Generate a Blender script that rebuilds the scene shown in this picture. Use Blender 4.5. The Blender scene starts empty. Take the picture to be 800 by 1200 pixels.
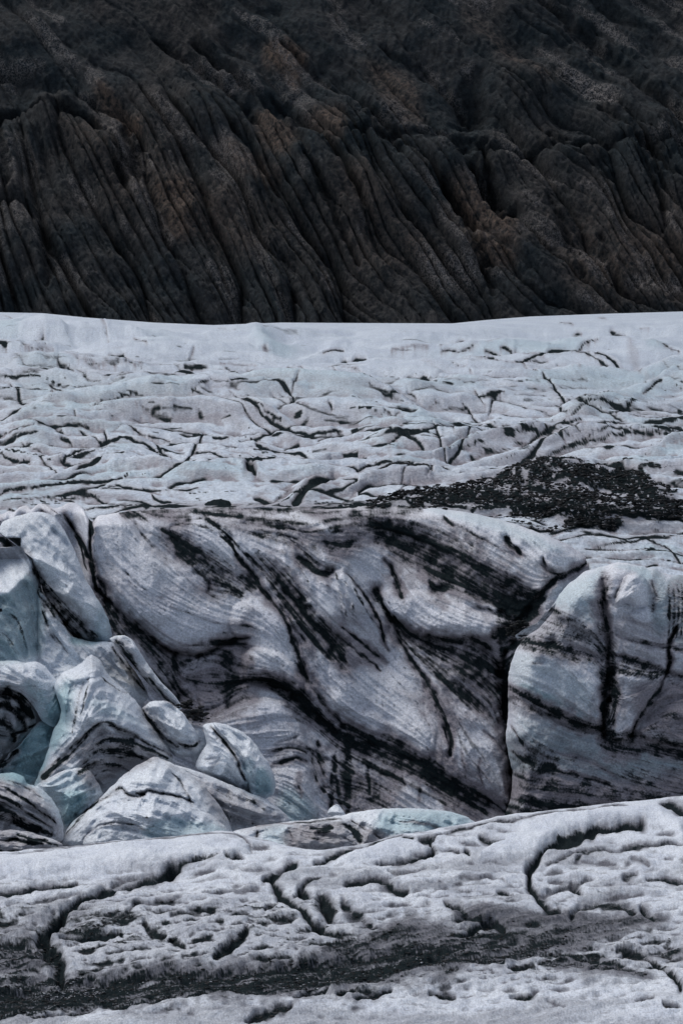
import bpy, math, random
import numpy as np
random.seed(4); RNG = np.random.RandomState(11)
scene = bpy.context.scene
COL = scene.collection

# ------------------------------------------------------------------ camera
FPX, HV = 2800.0, 280.0                    # focal length and horizon row of a 800x1200 frame
PITCH = math.atan((600.0 - HV) / FPX)
CZ = 40.0                                  # camera height above datum
cam_d = bpy.data.cameras.new('camera'); cam = bpy.data.objects.new('camera', cam_d); COL.objects.link(cam)
cam_d.sensor_fit = 'VERTICAL'; cam_d.sensor_height = 36.0; cam_d.lens = 36.0 * FPX / 1200.0
cam_d.clip_start = 0.5; cam_d.clip_end = 6000.0
cam.location = (0, 0, CZ); cam.rotation_euler = (math.pi / 2 - PITCH, 0, 0)
scene.camera = cam
# ------------------------------------------------------------------ sky, sun, exposure (overcast)
SUN_EL, SUN_AZ = math.radians(50), math.radians(-38)   # azimuth from +Y (view direction), negative = left
world = bpy.data.worlds.new('World'); scene.world = world; world.use_nodes = True
wn = world.node_tree.nodes; wl = world.node_tree.links
sky = wn.new('ShaderNodeTexSky'); sky.sky_type = 'NISHITA'; sky.sun_disc = False
sky.sun_elevation = SUN_EL; sky.sun_rotation = SUN_AZ; sky.air_density = 1.0; sky.dust_density = 3.0; sky.ozone_density = 1.0
hs = wn.new('ShaderNodeHueSaturation'); hs.inputs['Saturation'].default_value = 0.62
bg = wn['Background']; bg.inputs['Strength'].default_value = 0.068
wl.new(sky.outputs[0], hs.inputs['Color']); wl.new(hs.outputs[0], bg.inputs['Color'])
sun_d = bpy.data.lights.new('sun', 'SUN'); sun_d.energy = 0.9; sun_d.angle = math.radians(40); sun_d.color = (1.0, 0.97, 0.95)
sun = bpy.data.objects.new('sun', sun_d); COL.objects.link(sun)
sun.rotation_euler = (math.pi / 2 - SUN_EL, 0, math.pi - SUN_AZ); sun.location = (0, 0, 200)
scene.view_settings.view_transform = 'Standard'; scene.view_settings.look = 'None'
scene.view_settings.exposure = 0.70; scene.view_settings.gamma = 1.0

# ------------------------------------------------------------------ numeric helpers
def ray(u, v):
    dy = FPX * math.cos(PITCH) + (600.0 - v) * math.sin(PITCH)
    dz = -FPX * math.sin(PITCH) + (600.0 - v) * math.cos(PITCH)
    return (u - 400.0) / dy, dz / dy
def world_of(u, v, Y):
    a, b = ray(u, v)
    return a * Y, Y, CZ + b * Y
TAB = RNG.rand(8, 256, 256).astype(np.float32)
def vn(x, y, s=0):
    t = TAB[s % 8]; x = x + 37.3 * s + 1000; y = y + 91.7 * s + 1000
    xi = np.floor(x).astype(np.int32); yi = np.floor(y).astype(np.int32)
    fx = (x - xi); fy = (y - yi)
    fx = fx * fx * fx * (fx * (fx * 6 - 15) + 10); fy = fy * fy * fy * (fy * (fy * 6 - 15) + 10)
    x0 = xi & 255; x1 = (xi + 1) & 255; y0 = yi & 255; y1 = (yi + 1) & 255
    a = t[y0, x0] * (1 - fx) + t[y0, x1] * fx
    b = t[y1, x0] * (1 - fx) + t[y1, x1] * fx
    return a * (1 - fy) + b * fy
def fbm(x, y, o=4, s=0, g=0.5):
    r = 0; a = 1.0; n = 0
    for i in range(o):
        r = r + a * vn(x * 2 ** i, y * 2 ** i, s + i); n += a; a *= g
    return r / n                                    # 0..1
def ridged(x, y, o=4, s=0, g=0.5):
    r = 0; a = 1.0; n = 0
    for i in range(o):
        r = r + a * (1 - np.abs(2 * vn(x * 2 ** i, y * 2 ** i, s + i) - 1)); n += a; a *= g
    return r / n
def sst(a, b, x):
    t = np.clip((x - a) / (b - a), 0, 1); return t * t * (3 - 2 * t)
def pts(s):
    return np.array([[float(c) for c in p.split(',')] for p in s.split()])
def catmull(P, n=4):
    if len(P) < 3: return P
    Q = np.vstack([2 * P[0] - P[1], P, 2 * P[-1] - P[-2]]); out = []
    for i in range(1, len(Q) - 2):
        for k in range(n):
            t = k / n
            out.append(0.5 * ((2 * Q[i]) + (Q[i + 1] - Q[i - 1]) * t + (2 * Q[i - 1] - 5 * Q[i] + 4 * Q[i + 1] - Q[i + 2]) * t * t
                              + (3 * Q[i] - Q[i - 1] - 3 * Q[i + 1] + Q[i + 2]) * t ** 3))
    out.append(P[-1]); return np.array(out)
def closed_spline(P, n=6):
    m = len(P); out = []
    for i in range(m):
        a, b, c, d = P[i - 1], P[i], P[(i + 1) % m], P[(i + 2) % m]
        for k in range(n):
            t = k / n
            out.append(0.5 * (2 * b + (c - a) * t + (2 * a - 5 * b + 4 * c - d) * t * t + (3 * b - a - 3 * c + d) * t ** 3))
    return np.array(out)

class Field:
    """Features of one surface, laid out over its own (u, v) chart, one sample per unit."""
    def __init__(s, u0, u1, v0, v1, warp=1.6, wf=0.09, seed=0):
        s.u0, s.v0 = u0, v0
        s.U, s.V = np.meshgrid(np.arange(u0, u1 + 1, dtype=np.float32), np.arange(v0, v1 + 1, dtype=np.float32))
        s.h = np.zeros_like(s.U); s.dirt = np.zeros_like(s.U); s.grime = np.zeros_like(s.U); s.blue = np.zeros_like(s.U)
        s.wu = s.U + warp * (fbm(s.U * wf, s.V * wf, 3, 1 + seed) - .5) * 4
        s.wv = s.V + warp * (fbm(s.U * wf, s.V * wf, 3, 4 + seed) - .5) * 4
        s.segs = []
    def near(s, P, ext, spline=True):
        """box slices, distance, signed row offset and position along the line (0..1)"""
        P = catmull(P) if spline else P
        r0 = int(max(0, P[:, 1].min() - ext - s.v0)); r1 = int(min(s.U.shape[0], P[:, 1].max() + ext - s.v0 + 2))
        c0 = int(max(0, P[:, 0].min() - ext - s.u0)); c1 = int(min(s.U.shape[1], P[:, 0].max() + ext - s.u0 + 2))
        if r1 <= r0 or c1 <= c0: return None
        sl = (slice(r0, r1), slice(c0, c1)); U = s.wu[sl]; V = s.wv[sl]
        best = np.full(U.shape, 1e9, np.float32); dv = np.zeros_like(best); al = np.zeros_like(best)
        n = max(1, len(P) - 1)
        for i in range(n):
            a = P[i]; b = P[min(i + 1, len(P) - 1)]; d = b - a; L = float(d @ d) + 1e-6
            t = np.clip(((U - a[0]) * d[0] + (V - a[1]) * d[1]) / L, 0, 1)
            pu = a[0] + t * d[0]; pv = a[1] + t * d[1]
            q = (U - pu) ** 2 + (V - pv) ** 2; m = q < best
            best[m] = q[m]; dv[m] = (V - pv)[m]; al[m] = ((i + t) / n)[m]
        return sl, np.sqrt(best), dv, al
    def flow(s, P):
        P = catmull(P, 3)
        for a, b in zip(P[:-1], P[1:]):
            d = b - a
            if d[0] < 0: d = -d
            s.segs.append(((a + b)[0] / 2, (a + b)[1] / 2, d[0], d[1]))
    def stroke(s, P, w, dirt=1.0, dep=0.0, smear=0.0, lip=0.0, grime=0.0, blue=0.0, guide=False, taper=True):
        P = pts(P) if isinstance(P, str) else P
        if len(P) == 1: P = np.vstack([P, P + [[.5, 0]]])
        if guide and len(P) > 1: s.flow(P)
        ext = max(w * 3, smear * 2.2, w + 10 * (lip > 0)) + 4
        r = s.near(P, ext)
        if r is None: return
        sl, d, dv, al = r
        if taper: ww = w * (0.45 + 0.55 * np.sin(np.pi * np.clip(al * 1.0, 0.02, .98)) ** 0.6)
        else: ww = w
        ww = ww * (0.6 + 0.8 * vn(s.U[sl] * .13, s.V[sl] * .13, 3)) * (.6 + .8 * vn(s.U[sl] * .035, s.V[sl] * .035, 6))
        core = np.exp(-(d / ww) ** 2)
        D = dirt * core
        G = grime * np.exp(-(d / (ww * 2.4)) ** 2)
        if smear:
            sm = np.exp(-np.abs(dv) / smear) * (dv > 0) * sst(3.5 * w + 2, 0, np.sqrt(np.maximum(d * d - dv * dv, 0)))
            sm = sm * (0.3 + 1.0 * vn(s.U[sl] * .45, s.V[sl] * .04, 5))
            D = np.maximum(D, 0.55 * dirt * sm); G = np.maximum(G, 0.8 * sm)
        s.dirt[sl] = np.maximum(s.dirt[sl], D); s.grime[sl] = np.maximum(s.grime[sl], G)
        if blue: s.blue[sl] = np.maximum(s.blue[sl], blue * np.exp(-(d / (ww * 1.4)) ** 2))
        H = -dep * np.exp(-(d / (ww * 1.1)) ** 2)
        if lip: H = H + lip * np.exp(-(d / (w + 7)) ** 2) * (1 - core) * np.where(dv < 0, 1, -0.6)
        s.h[sl] += H
    def blob(s, P, edge, fn, spline=True):
        """fn(slices, inside-distance) over a closed outline"""
        P = pts(P) if isinstance(P, str) else P
        if spline: P = closed_spline(P, 4)
        Q = np.vstack([P, P[:1]])
        r = s.near(Q, edge * 2 + 2, spline=False)
        if r is None: return
        sl, d, dv, al = r; U = s.wu[sl]; V = s.wv[sl]; ins = np.zeros(U.shape, bool)
        for a, b in zip(Q[:-1], Q[1:]):
            if a[1] == b[1]: continue
            c = ((a[1] > V) != (b[1] > V)) & (U < (b[0] - a[0]) * (V - a[1]) / (b[1] - a[1]) + a[0]); ins ^= c
        fn(sl, np.where(ins, d, -d))
    def pillow(s, P, h, edge, grime=None, blue=None, clean=0.0):
        def f(sl, d):
            k = np.clip(d / edge, 0, 1); k = np.sqrt(np.clip(1 - (1 - k) ** 2, 0, 1))
            s.h[sl] += h * k
            if clean:
                c = clean * sst(-1, edge * .7, d); s.dirt[sl] *= 1 - c; s.grime[sl] *= 1 - c
            if grime is not None: s.grime[sl] = np.maximum(s.grime[sl], grime * sst(-2, edge * .6, d))
            if blue is not None: s.blue[sl] = np.maximum(s.blue[sl], blue * sst(-2, edge * .6, d))
        s.blob(P, edge, f)
    def tint(s, P, edge, dirt=0, grime=0, blue=0):
        def f(sl, d):
            k = sst(-edge, edge, d)
            if dirt: s.dirt[sl] = np.maximum(s.dirt[sl], dirt * k)
            if grime: s.grime[sl] = np.maximum(s.grime[sl], grime * k)
            if blue: s.blue[sl] = np.maximum(s.blue[sl], blue * k)
        s.blob(P, edge, f)
    def angles(s, default):
        """smooth direction field from the guide strokes"""
        step = 12; U = s.U[::step, ::step]; V = s.V[::step, ::step]
        w0 = 4e-5; sx = w0 * math.cos(default) * np.ones_like(U); sy = w0 * math.sin(default) * np.ones_like(U)
        for (a, b, dx, dy) in s.segs:
            L = math.hypot(dx, dy); w = L / ((U - a) ** 2 + (V - b) ** 2 + 60) ** 1.6
            sx += w * dx / L; sy += w * dy / L
        R, Cc = s.U.shape; r = np.arange(R) / step; c = np.arange(Cc) / step
        def up(A):
            A = np.pad(A, ((0, 1), (0, 1)), 'edge')
            r0 = r.astype(int); c0 = c.astype(int); fr = (r - r0)[:, None]; fc = (c - c0)[None]
            return (A[r0][:, c0] * (1 - fr) * (1 - fc) + A[r0 + 1][:, c0] * fr * (1 - fc) + A[r0][:, c0 + 1] * (1 - fr) * fc + A[r0 + 1][:, c0 + 1] * fr * fc)
        n = np.sqrt(sx ** 2 + sy ** 2); sx = up(sx / n); sy = up(sy / n); n = np.sqrt(sx ** 2 + sy ** 2) + 1e-6
        return (sx / n).astype(np.float32), (sy / n).astype(np.float32)
    def lic(s, noise, dx, dy, L):
        """noise smeared along the direction field: streaks that follow the strata"""
        R, Cc = noise.shape; acc = noise.copy(); n = 1
        for sg in (1, -1):
            x = np.tile(np.arange(Cc, dtype=np.float32), (R, 1)); y = np.tile(np.arange(R, dtype=np.float32)[:, None], (1, Cc))
            for k in range(L):
                xi = np.clip(x + .5, 0, Cc - 1).astype(np.int32); yi = np.clip(y + .5, 0, R - 1).astype(np.int32)
                x = x + sg * dx[yi, xi] * 1.4; y = y + sg * dy[yi, xi] * 1.4
                xi = np.clip(x + .5, 0, Cc - 1).astype(np.int32); yi = np.clip(y + .5, 0, R - 1).astype(np.int32)
                acc += noise[yi, xi]; n += 1
        acc /= n; acc = (acc - acc.mean()) / (acc.std() + 1e-6)
        return acc
    def get(s, A, u, v):
        x = np.clip(u - s.u0, 0, A.shape[1] - 1.001); y = np.clip(v - s.v0, 0, A.shape[0] - 1.001)
        xi = x.astype(np.int32); yi = y.astype(np.int32); fx = x - xi; fy = y - yi
        return (A[yi, xi] * (1 - fx) + A[yi, xi + 1] * fx) * (1 - fy) + (A[yi + 1, xi] * (1 - fx) + A[yi + 1, xi + 1] * fx) * fy

def grid_mesh(name, X, Y, Z, attrs, mat, wrap=False, parent=None, flip=False):
    R, C = X.shape
    co = np.stack([X, Y, Z], -1).reshape(-1, 3).astype(np.float32)
    idx = np.arange(R * C).reshape(R, C)
    if wrap: idx = np.hstack([idx, idx[:, :1]])
    a = idx[:-1, :-1].ravel(); b = idx[:-1, 1:].ravel(); c = idx[1:, 1:].ravel(); d = idx[1:, :-1].ravel()
    f = np.stack([a, b, c, d] if flip else [a, d, c, b], -1).astype(np.int32)
    me = bpy.data.meshes.new(name); me.vertices.add(len(co)); me.vertices.foreach_set('co', co.ravel())
    me.loops.add(f.size); me.loops.foreach_set('vertex_index', f.ravel())
    me.polygons.add(len(f)); me.polygons.foreach_set('loop_start', np.arange(0, f.size, 4, dtype=np.int32))
    me.polygons.foreach_set('use_smooth', np.ones(len(f), bool))
    me.update(calc_edges=True)
    for k, A in attrs.items():
        at = me.attributes.new(k, 'FLOAT', 'POINT'); at.data.foreach_set('value', A.astype(np.float32).ravel())
    me.materials.append(mat)
    o = bpy.data.objects.new(name, me); COL.objects.link(o)
    if parent: o.parent = parent
    return o
def tag(o, label=None, cat=None, group=None, kind=None):
    if label: o['label'] = label
    if cat: o['category'] = cat
    if group: o['group'] = group
    if kind: o['kind'] = kind
    return o

# ------------------------------------------------------------------ materials
def nodes_of(name):
    m = bpy.data.materials.new(name); m.use_nodes = True
    return m, m.node_tree.nodes, m.node_tree.links, m.node_tree.nodes['Principled BSDF']
def attr(N, n):
    a = N.new('ShaderNodeAttribute'); a.attribute_name = n; return a.outputs['Fac']
def noise(N, L, scale, detail=4, vec=None, rough=.55):
    n = N.new('ShaderNodeTexNoise'); n.inputs['Scale'].default_value = scale; n.inputs['Detail'].default_value = detail
    n.inputs['Roughness'].default_value = rough
    if vec is not None: L.new(vec, n.inputs['Vector'])
    return n.outputs['Fac']
def math_(N, L, op, a, b=None, c=None, clamp=False):
    m = N.new('ShaderNodeMath'); m.operation = op; m.use_clamp = clamp
    for i, x in enumerate((a, b, c)):
        if x is None: continue
        if isinstance(x, (int, float)): m.inputs[i].default_value = x
        else: L.new(x, m.inputs[i])
    return m.outputs[0]
def remap(N, L, x, a, b, c=0.0, d=1.0, smooth=True):
    m = N.new('ShaderNodeMapRange'); m.interpolation_type = 'SMOOTHSTEP' if smooth else 'LINEAR'
    for i, k in enumerate((a, b, c, d)): m.inputs[i + 1].default_value = k
    L.new(x, m.inputs[0]); return m.outputs[0]
def mix(N, L, f, a, b):
    m = N.new('ShaderNodeMix'); m.data_type = 'RGBA'
    if isinstance(f, (int, float)): m.inputs[0].default_value = f
    else: L.new(f, m.inputs[0])
    for i, x in ((6, a), (7, b)):
        if isinstance(x, tuple): m.inputs[i].default_value = (*x, 1)
        else: L.new(x, m.inputs[i])
    return m.outputs[2]
CLEAN = (0.575, 0.65, 0.735); GRIME = (0.27, 0.25, 0.275); BLUE = (0.28, 0.47, 0.53); SILT = (0.014, 0.021, 0.024)
def ice_material(name, sc, bump, clean=CLEAN, grime=GRIME, speck=0.5, soft=(.30, .72)):
    """weathered glacier ice: silt, grime, blue ice and painted shade by attribute, fine grain by noise; sc = grains per metre"""
    m, N, L, bs = nodes_of(name)
    tc = N.new('ShaderNodeTexCoord').outputs['Object']
    mp = N.new('ShaderNodeMapping'); mp.inputs['Scale'].default_value = (1, 0.6, 1.5); L.new(tc, mp.inputs[0]); vec = mp.outputs[0]
    n1 = noise(N, L, sc, 5, vec, .65); n2 = noise(N, L, sc * .13, 4, vec, .6); n3 = noise(N, L, sc * 3.2, 3, vec, .6)
    d = attr(N, 'dirt'); g = attr(N, 'grime'); b = attr(N, 'blue')
    j = math_(N, L, 'MULTIPLY_ADD', n1, speck, -speck * .5)
    dj = math_(N, L, 'ADD', d, j)
    dm = remap(N, L, dj, *soft)
    gj = math_(N, L, 'ADD', g, math_(N, L, 'MULTIPLY_ADD', n2, .26, -.13))
    gj = math_(N, L, 'ADD', gj, math_(N, L, 'MULTIPLY_ADD', n1, .30, -.15))
    gm = remap(N, L, gj, .02, .95)
    base = mix(N, L, remap(N, L, n2, .35, .65), clean, tuple(c * k for c, k in zip(clean, (.90, .91, .94))))
    base = mix(N, L, b, base, BLUE)
    base = mix(N, L, gm, base, grime)
    grain = remap(N, L, n3, .32, .68, .74, 1.18, False)
    vm = N.new('ShaderNodeVectorMath'); vm.operation = 'SCALE'; L.new(base, vm.inputs[0]); L.new(grain, vm.inputs['Scale'])
    silt = mix(N, L, remap(N, L, n3, .45, .8), SILT, (.034, .038, .040))
    col = mix(N, L, dm, vm.outputs[0], silt)
    L.new(col, bs.inputs['Base Color'])
    L.new(remap(N, L, b, 0, 1, .62, .38, False), bs.inputs['Roughness'])
    L.new(remap(N, L, math_(N, L, 'MAXIMUM', dm, gm), 0, 1, .22, .0, False), bs.inputs['Specular IOR Level'])
    bp = N.new('ShaderNodeBump'); bp.inputs['Distance'].default_value = bump; bp.inputs['Strength'].default_value = 1.0
    hh = math_(N, L, 'ADD', n1, math_(N, L, 'MULTIPLY', n3, .35))
    L.new(hh, bp.inputs['Height']); L.new(bp.outputs[0], bs.inputs['Normal'])
    return m
M_PLAT = ice_material('plateau_ice', 1.2, .22)
M_CLIFF = ice_material('cliff_ice', 2.6, .10, soft=(.22, .92), clean=(.76, .79, .85), grime=(.30, .285, .315), speck=.55)
M_BLOCK = ice_material('serac_ice', 2.8, .08, soft=(.24, .85), clean=(.76, .82, .88), grime=(.29, .275, .295))
M_FORE = ice_material('foreground_ice', 5.5, .07, soft=(.26, .84), clean=(.74, .795, .87), grime=(.165, .17, .195), speck=.8)
def rock_material():
    m, N, L, bs = nodes_of('mountain_rock')
    tc = N.new('ShaderNodeTexCoord').outputs['Object']
    n1 = noise(N, L, .55, 6, tc, .7); n2 = noise(N, L, .06, 5, tc, .6); n3 = noise(N, L, 1.6, 3, tc, .7)
    brown = attr(N, 'grime'); dark = attr(N, 'dirt'); pale = attr(N, 'blue')
    c = mix(N, L, remap(N, L, n2, .35, .7), (.024, .0325, .038), (.043, .046, .049))
    c = mix(N, L, math_(N, L, 'MULTIPLY', brown, remap(N, L, n1, .3, .62), clamp=True), c, (.115, .088, .072))
    c = mix(N, L, math_(N, L, 'MULTIPLY', pale, remap(N, L, n3, .43, .58), clamp=True), c, (.25, .232, .225))
    c = mix(N, L, dark, c, (.010, .012, .014))
    sp = remap(N, L, n3, .64, .70)
    c = mix(N, L, math_(N, L, 'MULTIPLY', sp, .35), c, (.16, .155, .15))
    g = remap(N, L, n1, .3, .7, .5, 1.5, False)
    vm = N.new('ShaderNodeVectorMath'); vm.operation = 'SCALE'; L.new(c, vm.inputs[0]); L.new(g, vm.inputs['Scale'])
    L.new(vm.outputs[0], bs.inputs['Base Color']); bs.inputs['Roughness'].default_value = .9; bs.inputs['Specular IOR Level'].default_value = .04
    bp = N.new('ShaderNodeBump'); bp.inputs['Distance'].default_value = .9
    L.new(math_(N, L, 'ADD', n1, math_(N, L, 'MULTIPLY', n3, .4)), bp.inputs['Height']); L.new(bp.outputs[0], bs.inputs['Normal'])
    return m
M_ROCK = rock_material()
def stone_material(name, a, b, sc):
    m, N, L, bs = nodes_of(name)
    tc = N.new('ShaderNodeTexCoord').outputs['Object']; n = noise(N, L, sc, 4, tc)
    L.new(mix(N, L, remap(N, L, n, .35, .65), a, b), bs.inputs['Base Color']); bs.inputs['Roughness'].default_value = .95; bs.inputs['Specular IOR Level'].default_value = .05
    return m
M_STONE = stone_material('debris_stone', (.016, .018, .019), (.05, .05, .052), 1.5)
M_PALE = stone_material('pale_stone', (.22, .23, .25), (.42, .44, .48), 6)

US = 1.17                                           # mesh spacing in chart units
UU = np.concatenate([np.arange(-190, -22, 5), np.arange(-20, 822, US), np.arange(825, 992, 5)]).astype(np.float32)
def prof(s): P = pts(s); return lambda u: np.interp(u, P[:, 0], P[:, 1])
def soft_prof(s):
    P = catmull(pts(s), 6); return lambda u: np.interp(u, P[:, 0], P[:, 1])

def blur(A, rx, ry):
    for ax, r_ in ((0, ry), (1, rx)):
        for _ in range(2):
            pad = [(0, 0), (0, 0)]; pad[ax] = (r_ + 1, r_); c = np.cumsum(np.pad(A, pad, 'edge').astype(np.float64), axis=ax); n_ = A.shape[ax]
            hi = np.take(c, np.arange(2 * r_ + 1, n_ + 2 * r_ + 1), axis=ax); lo = np.take(c, np.arange(0, n_), axis=ax); A = ((hi - lo) / (2 * r_ + 1)).astype(np.float32)
    return A
# ================================================================== MOUNTAIN
TOPLINE = prof("-40,363 0,366 50,367 100,372 180,378 250,381 330,378 400,378.5 530,379 570,375 620,371 700,368 800,365 840,363")
def plat_invY(v):
    return np.where(v < 600, .00606 - (600 - v) * 2.0e-5, .00606 + (v - 600) * 0.8e-5)
def platY(v): return 1.0 / plat_invY(v)

def build_mountain():
    F = Field(-200, 1000, -90, 410, warp=1.6, wf=.04)
    U, V = F.U, F.V
    g = lambda v: np.where(v > 190, 0.53 * (v - 190), 0.53 * (v - 190) - .0021 * (190 - v) ** 2)
    wob = (fbm(U * .006, V * .003, 3, 2) - .5) * 70 + (fbm(U * .03, V * .004, 3, 5) - .5) * 7
    T = U - g(V) + wob - .0005 * (U - 300) * (V - 200)
    along = V + .3 * U
    lower = sst(70, 190, V + (fbm(U * .01, V * .01, 2, 6) - .5) * 120 + (U - 400) * -.05)
    # ribs: rounded crests with sharp gullies between them
    def rib(T, f, s):
        x = T * f + (fbm(T * f * .6, along * .006, 2, s) - .5) * 1.6
        c = x - np.floor(x); return np.sqrt(np.clip(1 - (2 * c - 1) ** 2, 0, 1))
    r1 = rib(T, 1 / 62., 1); r2 = rib(T + 9, 1 / 17., 3); r3 = rib(T, 1 / 7.5, 6)
    amp3 = .3 + .9 * vn(T * .015 + 5, V * .008, 4)
    amp2 = .35 + .9 * vn(T * .02, V * .006, 2)
    F.h += 9 * r1 * (.25 + .75 * lower) + 5.0 * r2 * amp2 * (.04 + .96 * lower) + 1.8 * r3 * (.1 + .9 * lower) * amp3
    gd = np.where(V > 190, .53, .53 + .0042 * (190 - V)) + .0004 * (U - 400); nn_ = np.sqrt(gd ** 2 + 1); ddx = (gd / nn_).astype(np.float32); ddy = (1 / nn_).astype(np.float32)
    gully = F.lic(np.random.RandomState(21).rand(*U.shape).astype(np.float32), ddx, ddy, 30)
    grit = F.lic(np.random.RandomState(22).rand(*U.shape).astype(np.float32), ddx, ddy, 5)
    F.h += (ridged(T * .014, along * .0035, 3, 2) - .5) * 10 + (ridged(T * .05 + 9, along * .010, 3, 5) - .5) * 1.6
    F.h += gully * (.10 + .12 * lower) + grit * .10 + (fbm(U * .22, V * .22, 3, 1) - .5) * 1.3 + (ridged(U * .07, V * .07, 3, 4) - .5) * 1.2 * (1 - .6 * lower) + (fbm(U * .016, V * .02, 3, 7) - .5) * 9
    # rock bands and recesses: carved, with their dark shadows painted in
    for s, w, dp, di in (
        ("0,140 30,138 60,143 95,150 112,160", 5, 5, .75), ("0,150 8,200 14,240", 7, 5, .7),
        ("150,170 160,200 152,232 140,215", 10, 7, .6), ("110,160 130,185 150,215", 5, 5, .7),
        ("400,182 440,172 480,176 530,182 570,186", 6, 3, .55), ("530,190 600,196 660,188 740,192 790,190", 6, 3.5, .6),
        ("540,160 556,140 552,100", 14, 4, .5), ("565,190 572,230 590,270 602,262", 7, 6, .85), ("548,210 560,225 585,280", 5, 5, .7),
        ("520,235 545,280 560,318 575,335", 7, 6, .8), ("500,210 520,245", 5, 3, .6), ("640,170 690,210 720,240", 5, 4, .6),
        ("630,0 690,45 740,95 800,150", 8, 5, .6), ("600,20 660,60 730,120", 5, 3, .5), ("320,120 380,180 420,250", 5, 4, .6),
        ("180,50 240,90 300,150", 5, 4, .55), ("0,262 30,262 52,280", 5, 4, .7), ("54,285 60,330 62,366", 6, 4, .85),
        ("230,60 330,150 380,250 420,330", 5, 5, .5), ("330,60 420,140 470,200", 6, 4, .45), ("700,150 760,200 800,240", 6, 4, .6),
        ("450,60 520,110 560,150", 6, 4, .4), ("560,330 570,350 575,366", 6, 3, .7), ("745,200 760,240 775,290", 6, 4, .5),
        ("700,300 712,330 720,360", 5, 3, .6), ("640,250 660,300 680,350", 5, 3, .6), ("0,90 60,110 110,128", 7, 3, .35)):
        F.stroke(s, w, di, dep=dp, taper=True)
    for s, e, k in (("112,112 126,118 150,148 168,165 165,175 140,155 120,135", 8, .95), ("308,62 335,58 360,72 350,95 345,110 328,92 312,80", 7, 1.0),
                    ("362,148 400,150 400,190 380,178", 9, .7), ("180,240 230,240 228,300 205,305 190,270", 16, .65), ("255,190 300,200 330,230 300,240 262,215", 10, .5),
                    ("300,140 340,160 345,200 310,190", 10, .65), ("530,235 575,245 600,290 595,335 560,330 545,290", 14, .75), ("425,80 480,100 495,160 460,150", 10, .5),
                    ("540,20 600,60 640,110 590,85", 14, .3), ("60,150 200,200 330,300 250,320 120,250", 40, .25), ("390,220 470,260 500,330 430,330", 30, .3), ("645,290 800,260 800,365 680,360", 40, .35)):
        F.tint(s, e, grime=k)
    for s, e, k in (("652,95 672,92 705,115 722,135 700,138 670,118", 8, 1.0), ("780,130 800,145 810,160 780,148", 6, 1.0), ("628,60 650,70 668,88 650,85", 6, .7),
                    ("490,320 530,318 560,335 540,368 500,360", 12, .75), ("0,85 50,82 48,92 0,95", 6, .5), ("255,195 300,215 305,225 270,215", 7, .6),
                    ("540,85 552,82 550,96", 4, .5), ("0,262 40,268 50,285 0,290", 8, .5), ("738,350 800,352 800,364 738,364", 5, .7), ("760,180 800,182 800,188 760,186", 3, .6)):
        F.tint(s, e, blue=k)
    F.dirt = np.maximum(F.dirt, .75 * (1 - r2) ** 3 * lower * amp2); F.dirt = np.maximum(F.dirt, .7 * (1 - r1) ** 3)  # rock coloured darker along the gullies between ribs
    F.dirt = np.clip(F.dirt - .15 * fbm(U * .2, V * .2, 3, 2), 0, 1)
    F.grime *= .5 + .9 * r2; F.grime += .22 * sst(.45, .7, fbm(U * .012 + V * .004, V * .012, 4, 4)) * (.4 + .6 * r1); F.blue = np.maximum(F.blue, .5 * sst(.60, .72, fbm(T * .03, V * .02, 4, 3)))
    vv = np.arange(-88, 408, US); vv = np.concatenate([vv, [415, 430, 450, 480]]); Ug, Vg = np.meshgrid(UU, vv)
    Y = 1.0 / (1 / 800. - (382 - Vg) * (.95e-6) - .00)  # gentle start
    # slope plane: 36 degrees from the glacier edge
    a, b = ray(Ug, Vg); zb = -27.0; Y0 = 790.0; sl = math.tan(math.radians(37))
    Y = (zb - sl * Y0) / (b - sl)
    h = F.get(F.h, Ug, Vg)
    X = a * Y; Z = CZ + b * Y
    Yd = Y - h * .78; Z = Z + h * .62; X = X
    # upper slope above the frame and a foot that runs under the glacier
    o = grid_mesh('mountainside', X, Yd, Z, dict(dirt=F.get(F.dirt, Ug, Vg), grime=F.get(F.grime, Ug, Vg), blue=F.get(F.blue, Ug, Vg)), M_ROCK)
    tag(o, kind='structure')
    # coarse continuation of the same slope: sides, top and back
    us = np.linspace(-3200, 4000, 220); ts = np.linspace(0, 1, 60)
    Ub, Tb = np.meshgrid(us, ts)
    Yb = 800 + Tb * 520; Zb = CZ + zb + (Yb - Y0) * sl * .97 - 9
    Xb = (Ub - 400) / FPX * Yb
    Zb = Zb + (fbm(Xb * .02, Yb * .02, 4, 3) - .5) * 30 - 8 - 26 * ((Tb - .02) < 0)
    top = CZ + 330; Zb = np.where(Zb > top, top - (Zb - top) * .5, Zb)
    z0 = np.zeros_like(Zb)
    o = grid_mesh('mountain_slope_beyond', Xb, Yb, Zb, dict(dirt=z0, grime=z0 + .3, blue=z0), M_ROCK); tag(o, kind='structure')
build_mountain()

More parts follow.
